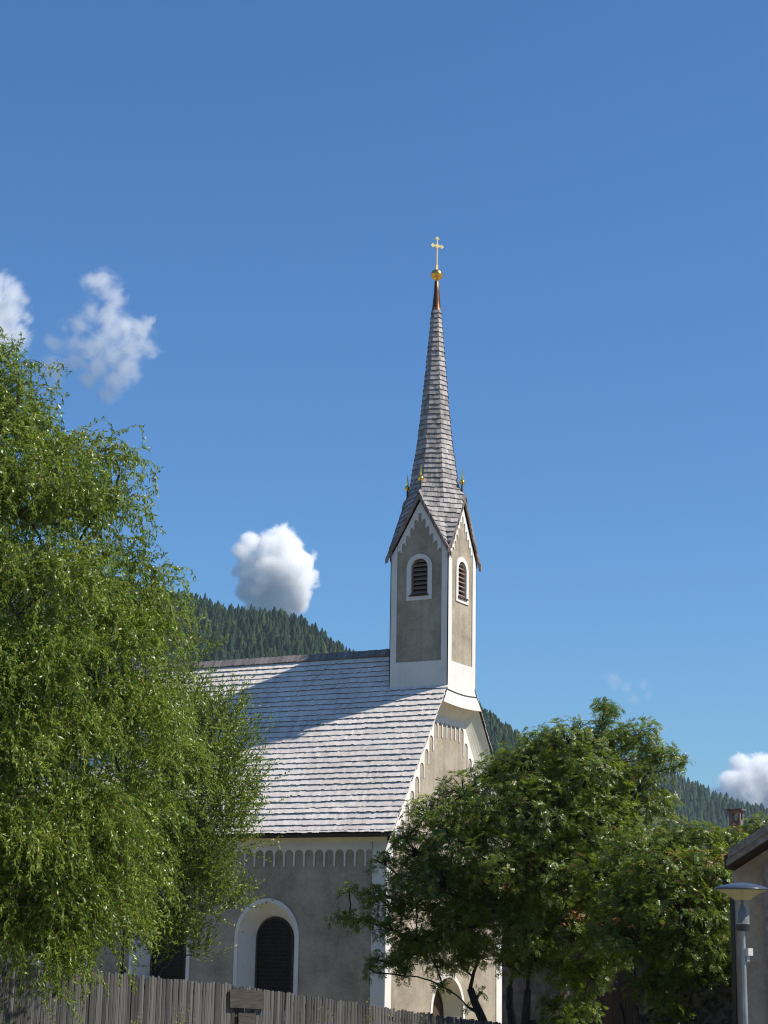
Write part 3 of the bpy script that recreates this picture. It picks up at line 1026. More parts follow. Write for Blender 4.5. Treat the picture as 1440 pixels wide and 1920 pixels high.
def limb_path(p0, p1, n=7, sag=.25, wig=.12):
    p0 = np.array(p0, float); p1 = np.array(p1, float)
    t = np.linspace(0, 1, n)[:, None]
    L = np.linalg.norm(p1 - p0)
    mid = p0 + (p1 - p0) * .5 + np.array([0, 0, L * sag * .5]) + rng.normal(0, wig * L * .4, 3)
    pts = (1 - t) ** 2 * p0 + 2 * (1 - t) * t * mid + t ** 2 * p1
    pts[1:-1] += rng.normal(0, wig * L * .07, (n - 2, 3))
    return pts

def skeleton(mbk, base, crown_z, lumps, r0, lean=(0, 0), stems=1, spread=.25, minr=.025):
    """trunk(s) plus a limb to every lump; limbs branch from the nearest earlier limb"""
    base = np.array(base, float)
    nodes = []; rad = []
    for s in range(stems):
        a = 2 * math.pi * s / max(stems, 1) + .6
        o = np.array([math.cos(a), math.sin(a), 0]) * (spread if stems > 1 else 0)
        b = base + o * .35
        top = base + o * 3.2 + np.array([lean[0], lean[1], crown_z])
        pts = limb_path(b - [0, 0, .2], top, 9, .0, .10)
        rr = np.linspace(r0, r0 * .5, 9); rr[0] *= 1.35
        mbk.tube(pts, rr, 9)
        for p, q in zip(pts[4:], rr[4:]):
            nodes.append(p); rad.append(q)
    order = sorted(range(len(lumps)), key=lambda i: np.linalg.norm(lumps[i][0] - (base + [0, 0, crown_z])))
    for i in order:
        c, r = lumps[i]
        tgt = np.array(c)
        nd = np.array(nodes)
        d = np.linalg.norm(nd - tgt, axis=1) + np.maximum(0, nd[:, 2] - tgt[2] + .2) * 1.6
        k = int(np.argmin(d))
        ra = max(minr, rad[k] * .62)
        pts = limb_path(nd[k], tgt, 7, .10, .16)
        rr = np.linspace(ra, max(minr * .7, ra * .5), 7)
        mbk.tube(pts, rr, 6)
        for p, q in zip(pts[2:], rr[2:]):
            nodes.append(p); rad.append(q)

def leaf_tris(P, Dr, Nn, L, Wd, curl):
    """lance-shaped leaves: 4 vertices, 2 triangles each"""
    side = nrm_(np.cross(Dr, Nn))
    n2 = np.cross(side, Dr)
    b = P
    mid = P + Dr * (L * .45)[:, None] + n2 * (curl * L * .5)[:, None]
    tip = P + Dr * L[:, None] * .93 - n2 * (curl * L * .9)[:, None]
    V = np.stack([b, mid - side * (Wd * .5)[:, None], mid + side * (Wd * .5)[:, None], tip], 1).reshape(-1, 3)
    n = len(P); i = np.arange(n)[:, None] * 4
    F = np.concatenate([i + [[0, 2, 1]], i + [[1, 2, 3]]], 1).reshape(-1, 3)
    return V, F

def strands(lumps, dens, grav, up, length, step, curl_amp, seed_zmin=-.3):
    """twig polylines growing out of the lumps; returns list of (n,3)"""
    out = []
    for li, (c, r) in enumerate(lumps):
        n = int(dens * r * r)
        ds = rand_dirs(n, seed_zmin)
        rad = r * rng.uniform(.25, 1.0, n) ** .6
        tint = rng.normal(0, .10)
        for i in range(n):
            p = np.array(c) + ds[i] * rad[i] * [1, 1, .9]
            v = ds[i] * .75 + np.array([0, 0, up]) + rng.normal(0, .25, 3)
            k = int(rng.uniform(*length) / step)
            ph = rng.uniform(0, 6.28, 3); fr = rng.uniform(.6, 1.3, 3)
            pts = [p]
            for s in range(k):
                v = v + np.array([0, 0, -grav]) + curl_amp * np.sin(ph + fr * s)
                v = v / np.linalg.norm(v)
                p = p + v * step
                pts.append(p)
            out.append((np.array(pts), tint))
    return out

def foliage(strs, per, L, Wd, droop, fwd, curl, twig_r, lead):
    Ps = []; Ds = []; Ti = []
    tw = MB()
    TV = []; TF = []; base = 0
    for pts, tint in strs:
        t = nrm_(np.gradient(pts, axis=0))
        n = len(pts)
        for _ in range(per):
            f = rng.uniform(0, 1, (n, 1))
            P = pts + t * f * np.linalg.norm(pts[1] - pts[0])
            Ps.append(P)
            Ds.append(nrm_(t * fwd + rng.normal(0, .55, (n, 3)) + np.array([0, 0, -droop])))
            Ti.append(np.full(n, tint))
        # thin twig as a flat-sided prism
        q = pts[::2] if n > 4 else pts
        m_ = len(q)
        tt = nrm_(np.gradient(q, axis=0)); a = nrm_(np.cross(tt, [.3, .5, .8])); b = np.cross(tt, a)
        rr = np.linspace(twig_r, twig_r * .35, m_)[:, None]
        ring = np.stack([q + a * rr, q + (-.5 * a + .87 * b) * rr, q + (-.5 * a - .87 * b) * rr], 1)
        TV.append(ring.reshape(-1, 3))
        i = np.arange(m_ - 1)[:, None] * 3 + base
        for k in range(3):
            k2 = (k + 1) % 3
            TF.append(np.concatenate([i + k, i + k2, i + 3 + k2, i + 3 + k], 1))
        base += m_ * 3
    P = np.concatenate(Ps); D = np.concatenate(Ds); T = np.concatenate(Ti)
    n = len(P)
    Ln = rng.uniform(L[0], L[1], n)
    V, F = leaf_tris(P, D, rng.normal(0, 1, (n, 3)) + [0, 0, .6], Ln, Wd * rng.uniform(.7, 1.25, n), rng.normal(0, curl, n))
    tint = np.clip(rng.normal(.45, .25, n) + T * 1.3, 0, 1)
    return V, F, np.repeat(tint, 2), np.concatenate(TV), np.concatenate(TF)

# --- corkscrew willow on the left
WD = 31.0
wb = at(-90, 1750, WD)
wbase = np.array([wb[0], wb[1], gz(wb[0], wb[1])])
willow = empty('willow_tree', wbase, 'tall drooping willow with fine curly leaves leaning over the fence', 'tree')
def L_(x, y, dd, r, D0):
    return (at(x, y, D0 + dd), r)
sil = [(30, 690, .2, .45), (-30, 680, .2, .6), (70, 700, -.1, .3), (-5, 725, .3, .6), (70, 760, -.4, .5), (-80, 720, .6, .7), (25, 830, -1, .7), (120, 850, .2, .6), (195, 868, -.3, .62), (262, 872, .1, .40), (100, 930, -1.4, .9), (200, 970, .6, .75), (255, 945, -.2, .45), (-10, 940, -1.6, 1.0), (215, 1080, 0, .8), (300, 1100, .2, .5), (330, 1130, -.1, .38), (120, 1100, -1.8, 1.0), (20, 1100, -2.2, 1.0), (290, 1205, .4, .7), (215, 1230, -1.2, .9), (100, 1260, -2.3, 1.0), (0, 1290, -2.6, 1.0), (312, 1315, .2, .66), (250, 1370, -1.0, .9), (130, 1410, -2.2, 1.0), (20, 1440, -2.8, 1.0), (330, 1440, .1, .75), (270, 1530, -.6, .85), (170, 1560, -1.8, .95), (60, 1590, -2.6, 1.0), (-30, 1560, -3.0, 1.0), (255, 1640, -.4, .7), (150, 1690, -1.6, .8), (50, 1710, -2.5, .8), (200, 1740, -.9, .5), (120, 1790, -1.9, .45), (150, 1815, -2.0, .32), (10, 1780, -2.6, .5), (145, 1800, -2.2, .42), (150, 1850, -2.3, .28), (135, 1870, -2.3, .2), (60, 1770, -2.2, .5), (205, 1770, -1.5, .45), (250, 1710, -.8, .55), (130, 1750, -1.2, .6), (100, 1300, 0, 1), (200, 1310, .5, .9), (20, 1350, 0, 1), (150, 1200, 1, .9), (60, 1650, 0, 1), (160, 1640, .3, .9), (100, 1480, .4, 1)]
wl = [L_(x - 22 - 14 * (r < .7), y, d, r * .82, WD) for x, y, d, r in sil]
prof = [(800, 1.8), (960, 3.0), (1150, 3.8), (1350, 4.3), (1550, 4.3), (1700, 3.6)]
for y, rad in prof:
    n = int(4 + rad * 2.6)
    for i in range(n):
        a = 2 * math.pi * (i + rng.uniform(-.3, .3)) / n + y
        c = at(-90, y + rng.uniform(-40, 40), WD)
        q = np.array([c[0], c[1], c[2]]) + (RH * math.cos(a) + FH * math.sin(a)) * (rad - .7) * rng.uniform(.75, 1.0)
        wl.append((q, rng.uniform(.42, .68)))
core = [(at(-90 + rng.normal(0, 60) + (k % 3 - 1) * (40 + k * 6), 900 + 60 * k, WD) + FH * rng.normal(0, .9), 1.0) for k in range(14)]
mbk = MB()
skeleton(mbk, wbase, 3.2, wl, .30)
mbk.build('trunk', M['bark'], willow, True)
ss = strands(wl, 215, .17, .35, (.35, 1.15), .065, .32, .0) + strands(core, 120, .13, .3, (.4, 1.2), .065, .32)
V, F, T, TV, TF = foliage(ss, 3, (.07, .125), .027, .55, .5, .22, .0055, 0)
mesh_np('foliage', V, F, M['willow'], willow, T)
mesh_np('twigs', TV, TF, M['twig'], willow)

# --- upright sallow beside the willow
SD = 36.5
sb = at(255, 1760, SD)
sbase = np.array([sb[0], sb[1], gz(sb[0], sb[1])])
sallow = empty('sallow_tree', sbase, 'light green leafy tree with upright twigs before the nave wall', 'tree')
sil = [(375, 1215, .4, .24), (340, 1290, .2, .45), (405, 1355, 0, .42), (435, 1318, .3, .2), (455, 1400, .1, .32), (390, 1400, -.4, .75), (330, 1350, .5, .7), (425, 1480, -.3, .6), (455, 1500, 0, .32), (360, 1500, -.7, .85), (290, 1470, 0, .8), (420, 1560, -.2, .6), (350, 1600, -.6, .8), (395, 1640, 0, .5), (290, 1620, -.3, .85), (360, 1690, -.3, .6), (415, 1690, 0, .32), (440, 1695, 0, .22), (300, 1740, -.5, .6), (345, 1770, -.3, .42), (375, 1790, 0, .2), (240, 1720, -.2, .75), (345, 1175, .4, .26), (350, 1430, 1.2, .8), (300, 1560, 1.4, .9), (250, 1600, 1.0, .9)]
slm = [L_(x, y, d, r, SD) for x, y, d, r in sil]
mbk = MB()
skeleton(mbk, sbase, 2.2, slm, .11, stems=3, spread=.15, minr=.015)
mbk.build('trunk', M['bark'], sallow, True)
ss = strands(slm, 430, -.03, .55, (.25, .8), .06, .16, -.8)
V, F, T, TV, TF = foliage(ss, 2, (.055, .10), .03, -.15, .7, .12, .005, 0)
mesh_np('foliage', V, F, M['sallow'], sallow, T)
mesh_np('twigs', TV, TF, M['bark'], sallow)
print('sallow leaves', len(F) // 2)

# --- rowans on the right
def rowan(name, label, base, crown_z, lumps, dens, r0, stems, spread, nber, lean=(0, 0)):
    root = empty(name, base, label, 'tree', 'rowan trees')
    mbk = MB()
    skeleton(mbk, base, crown_z, [l[:2] for l in lumps], r0, lean, stems, spread, .02)
    P = []; A = []; T = []
    TV = MB()
    for c, r, w in lumps:
        n = int(dens * r * r * w)
        ds = rand_dirs(n, -.75)
        rad = r * rng.uniform(.15, 1.0, n) ** .45
        t = rng.normal(0, .10)
        pts = np.array(c) + ds * rad[:, None] * [1.05, 1.05, .85]
        P.append(pts); A.append(nrm_(ds * .7 + [0, 0, .55] + rng.normal(0, .25, (n, 3)))); T.append(np.full(n, t))
        for p in pts[::2]:
            TV.tube(limb_path(np.array(c) + (p - c) * .1, p, 4, .1, .2), [.011, .009, .007, .004], 4, False)
    TV.v, TV.f  # twigs join the trunk mesh
    mbk.add(TV.v, TV.f)
    mbk.build('trunk', M['bark'], root, True)
    P = np.concatenate(P); A = np.concatenate(A); T = np.concatenate(T)
    n = len(P)
    per = 6
    # compound leaves round each twig end
    P2 = np.repeat(P, per, 0); A2 = np.repeat(A, per, 0); T2 = np.repeat(T, per)
    m_ = len(P2)
    rad = rng.normal(0, 1, (m_, 3)); rad -= A2 * np.sum(rad * A2, 1)[:, None]; rad = nrm_(rad)
    d = nrm_(A2 * rng.uniform(.1, .7, (m_, 1)) + rad + [0, 0, -.15])
    up = nrm_(A2 + rng.normal(0, .35, (m_, 3)))
    side = nrm_(np.cross(d, up)); up = np.cross(side, d)
    L = rng.uniform(.10, .185, m_)
    tl = np.clip(rng.normal(.45, .24, m_) + T2, 0, .95)
    sil_ = rng.random(m_) < .035
    tl[sil_] = 1.0
    Vs = []; Ts = []; bend = rng.uniform(.05, .6, m_)
    for j in range(13):
        if j == 12: f, sg = 1.0, 0
        else: f, sg = .28 + .70 * (j // 2) / 6, (1 if j % 2 else -1)
        droop = -(f ** 2) * bend
        o = P2 + d * (L * f)[:, None] + up * (L * droop)[:, None]
        ld = nrm_(side * sg + d * (.45 if sg else 1.0) + up * (-.25) + rng.normal(0, .12, (m_, 3)))
        wv = nrm_(np.cross(ld, up)) * (L * .062)[:, None]
        ll = L * (.34 if sg else .30) * (1 - .25 * abs(f - .55))
        mid = o + ld * (ll * .5)[:, None]
        Vs.append(np.stack([o, mid - wv, o + ld * ll[:, None], mid + wv], 1))
        Ts.append(np.clip(tl + rng.normal(0, .06, m_), 0, 1))
    V = np.concatenate(Vs).reshape(-1, 3)
    F = np.arange(len(V)).reshape(-1, 4)
    mesh_np('foliage', V, F, M['rowan'], root, np.concatenate(Ts))
    # flat heads of young rust-coloured berries
    k = rng.choice(n, min(nber, n), replace=False)
    bv = []; bf = []
    octa = np.array([[1, 0, 0], [-1, 0, 0], [0, 1, 0], [0, -1, 0], [0, 0, 1], [0, 0, -1]], float)
    of = np.array([[0, 2, 4], [2, 1, 4], [1, 3, 4], [3, 0, 4], [2, 0, 5], [1, 2, 5], [3, 1, 5], [0, 3, 5]])
    bcount = 0
    for i in k:
        c = P[i] + A[i] * .05
        q = rng.normal(0, 1, (26, 3)) * [.035, .035, .014]
        for g in q:
            bv.append(c + g + octa * rng.uniform(.006, .011)); bf.append(of + bcount); bcount += 6
    o = mesh_np('berry_clusters', np.concatenate(bv), np.concatenate(bf), M['berry'], root)
    o['kind'] = 'stuff'
    print(name, 'leaves', m_)
    return root

RD = 40.0
KR = 40 / 36
rb = at(972, 1900, RD)
rbase = np.array([rb[0], rb[1], gz(rb[0], rb[1])])
sil = [(1135, 1330, 0, .34), (1120, 1385, .2, .6), (1195, 1385, .2, .55), (1060, 1395, -.3, .65), (1010, 1400, .1, .5), (1235, 1420, 0, .45), (1275, 1435, -.2, .25), (990, 1440, -.3, .7), (935, 1450, .2, .55), (1100, 1460, -.8, .85), (1190, 1490, -.3, .8), (1240, 1510, .2, .4), (870, 1490, .1, .6), (930, 1520, -.7, .85), (1020, 1530, -1.2, .95), (1120, 1560, -1.3, .95), (800, 1530, .1, .5), (850, 1570, -.6, .75), (780, 1600, 0, .55), (755, 1570, .2, .3), (940, 1620, -1.4, .9), (1040, 1650, -1.6, .95), (1150, 1650, -1.2, .85), (840, 1660, -.8, .75), (760, 1660, -.2, .45), (700, 1680, 0, .32), (655, 1672, .1, .20), (680, 1725, -.1, .32), (635, 1722, 0, .2), (735, 1745, -.2, .40), (710, 1800, 0, .25), (765, 1790, -.2, .35), (830, 1755, -.6, .55), (900, 1730, -1.2, .75), (990, 1760, -1.6, .75), (1080, 1750, -1.6, .75), (860, 1810, -.4, .25), (960, 1815, -1.2, .35), (1060, 1830, -1.5, .42), (1040, 1890, -1.6, .36), (1060, 1930, -1.5, .4), (900, 1860, .3, .12), (880, 1890, .2, .12), (800, 1640, .2, .6), (780, 1700, .1, .5), (850, 1700, -.2, .6), (730, 1700, .1, .35), (800, 1780, .1, .4), (880, 1780, -.4, .5), (720, 1620, .2, .3), (750, 1800, .1, .32), (820, 1815, .1, .3), (700, 1822, .1, .2), (780, 1760, -.2, .5), (900, 1795, -.3, .4), (860, 1755, -.5, .5), (930, 1700, -.9, .7), (1000, 1800, -1, .5), (1100, 1830, -1, .55), (1150, 1790, -.8, .6), (1090, 1895, -1.2, .4), (1080, 1670, 1.2, .8), (1150, 1690, 1.0, .7), (830, 1850, .2, .18), (760, 1830, .1, .2)]
lum = []
for x, y, dd, r in sil:
    thin = 1.0
    lum.append((at(x, y, RD + dd), r * KR, thin))
for x, y, dd, r in [(1000, 1480, 1.6, .9), (1100, 1500, 1.8, .9), (900, 1560, 1.4, .8), (1180, 1560, 1.3, .8), (1050, 1600, 2.0, 1.0), (950, 1650, 1.8, .9), (1120, 1650, 1.6, .9), (840, 1640, 1.4, .7), (1060, 1420, 1.2, .7), (1160, 1430, 1.2, .7), (1000, 1700, 1.2, .8)]:
    lum.append((at(x, y, RD + dd), r * KR, .8))
rowan('rowan_tree', 'wide dark rowan with forked trunk in front of the church gable', rbase, 2.3, lum, 270, .16, 4, .34, 420)
RD2 = 36.0
rb = at(1215, 1890, RD2)
rbase = np.array([rb[0], rb[1], gz(rb[0], rb[1])])
sil = [(1205, 1600, .4, .6), (1270, 1575, .2, .48), (1320, 1570, .1, .40), (1375, 1580, .3, .42), (1425, 1560, .8, .40), (1240, 1640, -.5, .75), (1320, 1640, -.5, .75), (1375, 1650, 0, .45), (1180, 1690, -.4, .7), (1270, 1710, -1.0, .8), (1340, 1720, -.6, .65), (1375, 1710, 0, .3), (1200, 1770, -.7, .65), (1290, 1780, -.9, .65), (1350, 1780, -.3, .42), (1385, 1760, .1, .25), (1412, 1752, .2, .12), (1410, 1786, .2, .12), (1370, 1820, -.1, .3), (1330, 1830, -.4, .32), (1250, 1830, -.7, .42), (1210, 1850, -.5, .36), (1290, 1840, -.6, .25), (1245, 1880, -.6, .36), (1270, 1900, -.5, .25), (1140, 1740, -.2, .45), (1230, 1940, -.4, .35), (1130, 1640, .6, .6), (1440, 1600, .9, .5)]
lum = [(at(x, y, RD2 + dd), r * 1.08, 1.0) for x, y, dd, r in sil]
for x, y, dd, r in [(1240, 1660, 1.4, .8), (1320, 1660, 1.4, .8), (1280, 1750, 1.2, .8), (1210, 1720, 1.2, .7)]:
    lum.append((at(x, y, RD2 + dd), r, .8))
rowan('rowan_tree', 'bushy bright green rowan behind the street lamp', rbase, 2.0, lum, 270, .09, 3, .25, 320)

# --- young spruce at the left edge, before the fence
def spruce(base, h, label):
    root = empty('young_spruce', base, label, 'tree')
    tr = MB()
    base = np.array(base, float)
    tr.tube([base, base + [0, 0, h]], [.035, .006], 7)
    P = []; D = []
    z = .25
    while z < h:
        k = 6
        for i in range(k):
            a = 2 * math.pi * (i + rng.uniform(-.3, .3)) / k
            L = (h - z) * .42 + .06
            d = np.array([math.cos(a), math.sin(a), .18])
            p0 = base + [0, 0, z]
            pts = [p0 + d * L * t + np.array([0, 0, -.12 * L * t * t]) for t in np.linspace(0, 1, 6)]
            tr.tube(pts, np.linspace(.008, .003, 6), 4, False)
            tt = rng.uniform(.1, 1, int(L * 260))
            for t in tt:
                P.append(p0 + d * L * t + np.array([0, 0, -.12 * L * t * t]) + rng.normal(0, .012, 3) * (1.2 - t))
                D.append(nrm_(d * .7 + rng.normal(0, .5, 3)))
            # side twigs
            for t in (.35, .55, .75):
                for sg in (-1, 1):
                    sd_ = nrm_(d + np.array([-d[1], d[0], 0]) * sg * .9)
                    q0 = p0 + d * L * t + np.array([0, 0, -.12 * L * t * t])
                    l2 = L * .35 * (1.1 - t)
                    for u in rng.uniform(0, 1, int(l2 * 260) + 2):
                        P.append(q0 + sd_ * l2 * u); D.append(nrm_(sd_ * .7 + rng.normal(0, .5, 3)))
        z += .19
    tr.build('trunk', M['bark'], root)
    P = np.array(P); D = np.array(D); n = len(P)
    V, F = leaf_tris(P, D, rng.normal(0, 1, (n, 3)), rng.uniform(.022, .034, n), np.full(n, .006), np.zeros(n))
    mesh_np('foliage', V, F, M['spruce'], root, np.repeat(np.clip(rng.normal(.5, .25, n), 0, 1), 2))
sp0 = at(-12, 1835, 27.5)
g0 = gz(sp0[0], sp0[1])
spruce((sp0[0], sp0[1], g0), max(.8, sp0[2] - g0), 'small spruce tip before the left end of the fence')

# --- tall weeds before the fence
def weed(x, ytop, D, label, seed):
    p = at(x, ytop, D)
    g = gz(p[0], p[1])
    h = p[2] - g
    root = empty('weed_plant', (p[0], p[1], g), label, 'plant', 'tall weeds before the fence')
    st = MB(); P = []; Dd = []
    for s in range(int(rng.integers(3, 6))):
        o = rng.normal(0, .06, 2); top = np.array([p[0] + o[0] + rng.normal(0, .09), p[1] + o[1] + rng.normal(0, .06), g + h * rng.uniform(.72, 1.0)])
        pts = limb_path((p[0] + o[0], p[1] + o[1], g), top, 7, .0, .06)
        st.tube(pts, np.linspace(.006, .002, 7), 4, False)
        for t in np.linspace(.3, 1, 70):
            i = min(int(t * 6), 5); q = pts[i] + (pts[i + 1] - pts[i]) * (t * 6 - i)
            P.append(q + rng.normal(0, .018, 3) * (1.0 + 1.2 * (t > .7))); Dd.append(nrm_(rng.normal(0, 1, 3) * [1, 1, .6] + [0, 0, .5]))
    st.build('stems', M['twig'], root)
    P = np.array(P); Dd = np.array(Dd); n = len(P)
    V, F = leaf_tris(P, Dd, rng.normal(0, 1, (n, 3)), rng.uniform(.03, .07, n), np.full(n, .022), rng.normal(0, .1, n))
    mesh_np('leaves', V, F, M['weed'], root, np.repeat(np.clip(rng.normal(.55, .28, n), 0, 1), 2))
for x, yt, lb in [(90, 1868, 'yellow-green weed tuft before the fence below the hanging willow tip'), (262, 1893, 'small weed at the fence foot left of the nailed planks'),
                  (343, 1878, 'thin upright weed before the fence just left of the nailed planks'), (575, 1896, 'pale weed before the fence, first right of the nailed planks'), (610, 1884, 'bushy yellow weed before the fence below the large arched window'),
                  (690, 1872, 'tallest flowering weed before the fence below the church corner'), (722, 1892, 'leaning weed next to the tallest flowering one'), (782, 1890, 'sparse weed before the right end of the fence')]:
    weed(x, yt, 32.5, lb, 1)

# ------------------------------------------------------------------ street lamp
LD = 21.0
lp = at(1393, 1745, LD)
u = LD / FPX
lx, ly, lz = lp
lg = gz(lx, ly)
lamp = empty('street_lamp', (lx, ly, lg), 'grey street lamp with a wide saucer cap before the right house', 'street lamp')
mb = MB(); mb.lathe([(.034, lg), (.031, lz - 1.06), (.030, lz - 1.0), (.026, lz - .2), (.024, lz)], (lx, ly, 0), 20)
mb.lathe([(.031, lz - 1.12), (.038, lz - 1.115), (.038, lz - 1.075), (.031, lz - 1.07)], (lx, ly, 0), 20)
mb.build('pole', M['lampgrey'], lamp, True)
mb = MB(); mb.lathe([(.03, lz - .005), (.075, lz), (.078, lz + .07), (.076, lz + .075), (.0, lz + .076)], (lx, ly, 0), 24); mb.build('collar', M['black'], lamp)
mb = MB(); mb.lathe([(.079, lz + .072), (.082, lz + .075), (.082, lz + .088), (.074, lz + .09)], (lx, ly, 0), 24); mb.build('collar_ring', M['lampgrey'], lamp)
mb = MB(); mb.lathe([(.05, lz + .076), (.052, lz + .20), (.046, lz + .235), (.022, lz + .29), (.014, lz + .36), (.013, lz + .49)], (lx, ly, 0), 18); mb.build('inner_stem', M['black'], lamp, True)
mb = MB(); mb.lathe([(.081, lz + .09), (.081, lz + .34), (.077, lz + .34), (.077, lz + .09), (.081, lz + .09)], (lx, ly, 0), 32); mb.build('glass_cylinder', M['glass'], lamp, True)
mb = MB(); mb.lathe([(.083, lz + .345), (.20, lz + .425), (.308, lz + .464)], (lx, ly, 0), 40); mb.build('frosted_cone', M['cone'], lamp, True)
mb = MB(); mb.lathe([(.0, lz + .47), (.305, lz + .468), (.322, lz + .466), (.326, lz + .474), (.322, lz + .484), (.24, lz + .512), (.14, lz + .535), (.05, lz + .546), (.0, lz + .547)], (lx, ly, 0), 48); mb.build('cap', M['lampcap'], lamp, True)
bx = np.array([lx, ly, lz - .24]) + RH * .055 - FH * .02
mb = MB()
def obox(mb, c, a, b_, hx, hy, hz):
    c = np.array(c); a = np.array(a) * hx; b_ = np.array(b_) * hy; z = np.array([0, 0, hz])
    mb.hexa([c - a - b_ - z, c + a - b_ - z, c + a + b_ - z, c - a + b_ - z, c - a - b_ + z, c + a - b_ + z, c + a + b_ + z, c - a + b_ + z])
r1 = RH * .85 + FH * .5; r2 = -RH * .5 + FH * .85
obox(mb, bx, r1, r2, .036, .036, .042)
sb_ = mb.build('sensor_box', M['boxgrey'], lamp)
mb = MB(); obox(mb, bx - np.array([0, 0, .075]) - RH * .012, r1, r2, .02, .012, .034); mb.lathe([(.027, lz - .33), (.033, lz - .33), (.033, lz - .30), (.027, lz - .30)], (lx, ly, 0), 20)
o = mb.build('bracket', M['lampgrey']); o.parent = sb_

# ------------------------------------------------------------------ right house
hp = at(1372, 1640, 28.0)
hx, hy = hp[0], hp[1]
hz_e = at(1372, 1606, 28.0)[2]                # top of the barge board at its left end
hg = gz(hx, hy) - .3
house = empty('rendered_house', (hx + 4, hy + 4, hg), 'pinkish grey rendered house with wooden barge boards behind the lamp', 'house')
HP = .60; HW = 8.0; HL = 9.0
def hroof(x): return hz_e + HP * min(x - hx, hx + HW - x)
mb = MB()
wt_ = .24
prof_ = [(hx, hg), (hx + HW, hg), (hx + HW, hroof(hx + HW) - wt_), (hx + HW / 2, hroof(hx + HW / 2) - wt_), (hx, hroof(hx) - wt_)]
mb.poly([[(a, hy, z) for a, z in prof_]]); mb.poly([[(a, hy + HL, z) for a, z in prof_]])
mb.add([(hx, hy, hg), (hx, hy + HL, hg), (hx, hy + HL, prof_[4][1]), (hx, hy, prof_[4][1])], [(0, 1, 2, 3)])
mb.add([(hx + HW, hy, hg), (hx + HW, hy + HL, hg), (hx + HW, hy + HL, prof_[4][1]), (hx + HW, hy, prof_[4][1])], [(0, 1, 2, 3)])
mb.build('wall', M['housewall'], house)
mb = MB()
oy0, oy1 = hy - .42, hy + HL + .4
for sg in (0, 1):
    xe_, xr_ = (hx + .02, hx + HW / 2) if sg == 0 else (hx + HW - .02, hx + HW / 2)
    ze_, zr_ = hz_e + HP * .02, hz_e + HP * HW / 2
    mb.hexa([(xe_, oy0, ze_ - .22), (xr_, oy0, zr_ - .22), (xr_, oy1, zr_ - .22), (xe_, oy1, ze_ - .22), (xe_, oy0, ze_ - .02), (xr_, oy0, zr_ - .02), (xr_, oy1, zr_ - .02), (xe_, oy1, ze_ - .02)])
hr = mb.build('roof', M['roofbase'], house)
for (o0, hi, lo, yo, xs) in ((0, .02, -.10, .075, .10), (0, -.10, -.20, .04, .06)):
    for sg in (0, 1):
        mb = MB()
        x0 = hx + xs if sg == 0 else hx + HW - xs
        x1 = hx + HW / 2
        z0, z1 = hz_e + (HP * xs), hz_e + HP * HW / 2
        mb.hexa([(x0, oy0 - yo, z0 + lo), (x1, oy0 - yo, z1 + lo), (x1, oy0, z1 + lo), (x0, oy0, z0 + lo), (x0, oy0 - yo, z0 + hi), (x1, oy0 - yo, z1 + hi), (x1, oy0, z1 + hi), (x0, oy0, z0 + hi)])
        o = mb.build('barge_board', M['housewood']); o.parent = hr
for px_ in (.52, 1.5, 2.6):
    mb = MB(); xx = hx + px_
    mb.box((xx, hy - .06, hg), (xx + .16, hy + .01, hroof(xx) - .42)); mb.build('timber_post', M['housewood'], house)
mb = MB(); zz = hz_e - .40
mb.tube([(hx - .05, hy - .25, zz), (hx - .05, hy - .06, zz - .02), (hx + .01, hy - .05, zz - .12), (hx + .01, hy - .05, hg)], .035, 8)
mb.build('downpipe', M['gutter'], house, True)

# ------------------------------------------------------------------ rough stone wall left of the house
sw0 = np.array([9.0, -9.4]); sw1 = np.array([14.2, -9.4])
wall_o = None
nx, nz = 60, 22
ztop = at(1330, 1790, 41)[2]
xs = np.linspace(sw0[0], sw1[0], nx); zs = np.linspace(-2.0, ztop, nz)
X, Z = np.meshgrid(xs, zs)
Yj = -9.4 + rng.normal(0, .022, X.shape)
V = np.column_stack([X.ravel(), Yj.ravel(), Z.ravel()])
V2 = np.column_stack([X.ravel(), Yj.ravel() * 0 - 9.0, Z.ravel()])
i, j = np.meshgrid(np.arange(nx - 1), np.arange(nz - 1)); a = (j * nx + i).ravel()
F = np.stack([a, a + 1, a + nx + 1, a + nx], -1); nv = len(V)
top = np.arange(nx - 1) + (nz - 1) * nx
Ft = np.stack([top, top + 1, top + 1 + nv, top + nv], -1)
lf = np.arange(nz - 1) * nx
Fl = np.stack([lf, lf + nv, lf + nx + nv, lf + nx], -1); Fr = Fl + nx - 1
tag(mesh_np('stone_wall', np.concatenate([V, V2]), np.concatenate([F, F[:, ::-1] + nv, Ft, Fl, Fr]), M['stone']), 'rough dark stone wall between the rowan and the right house', 'wall')

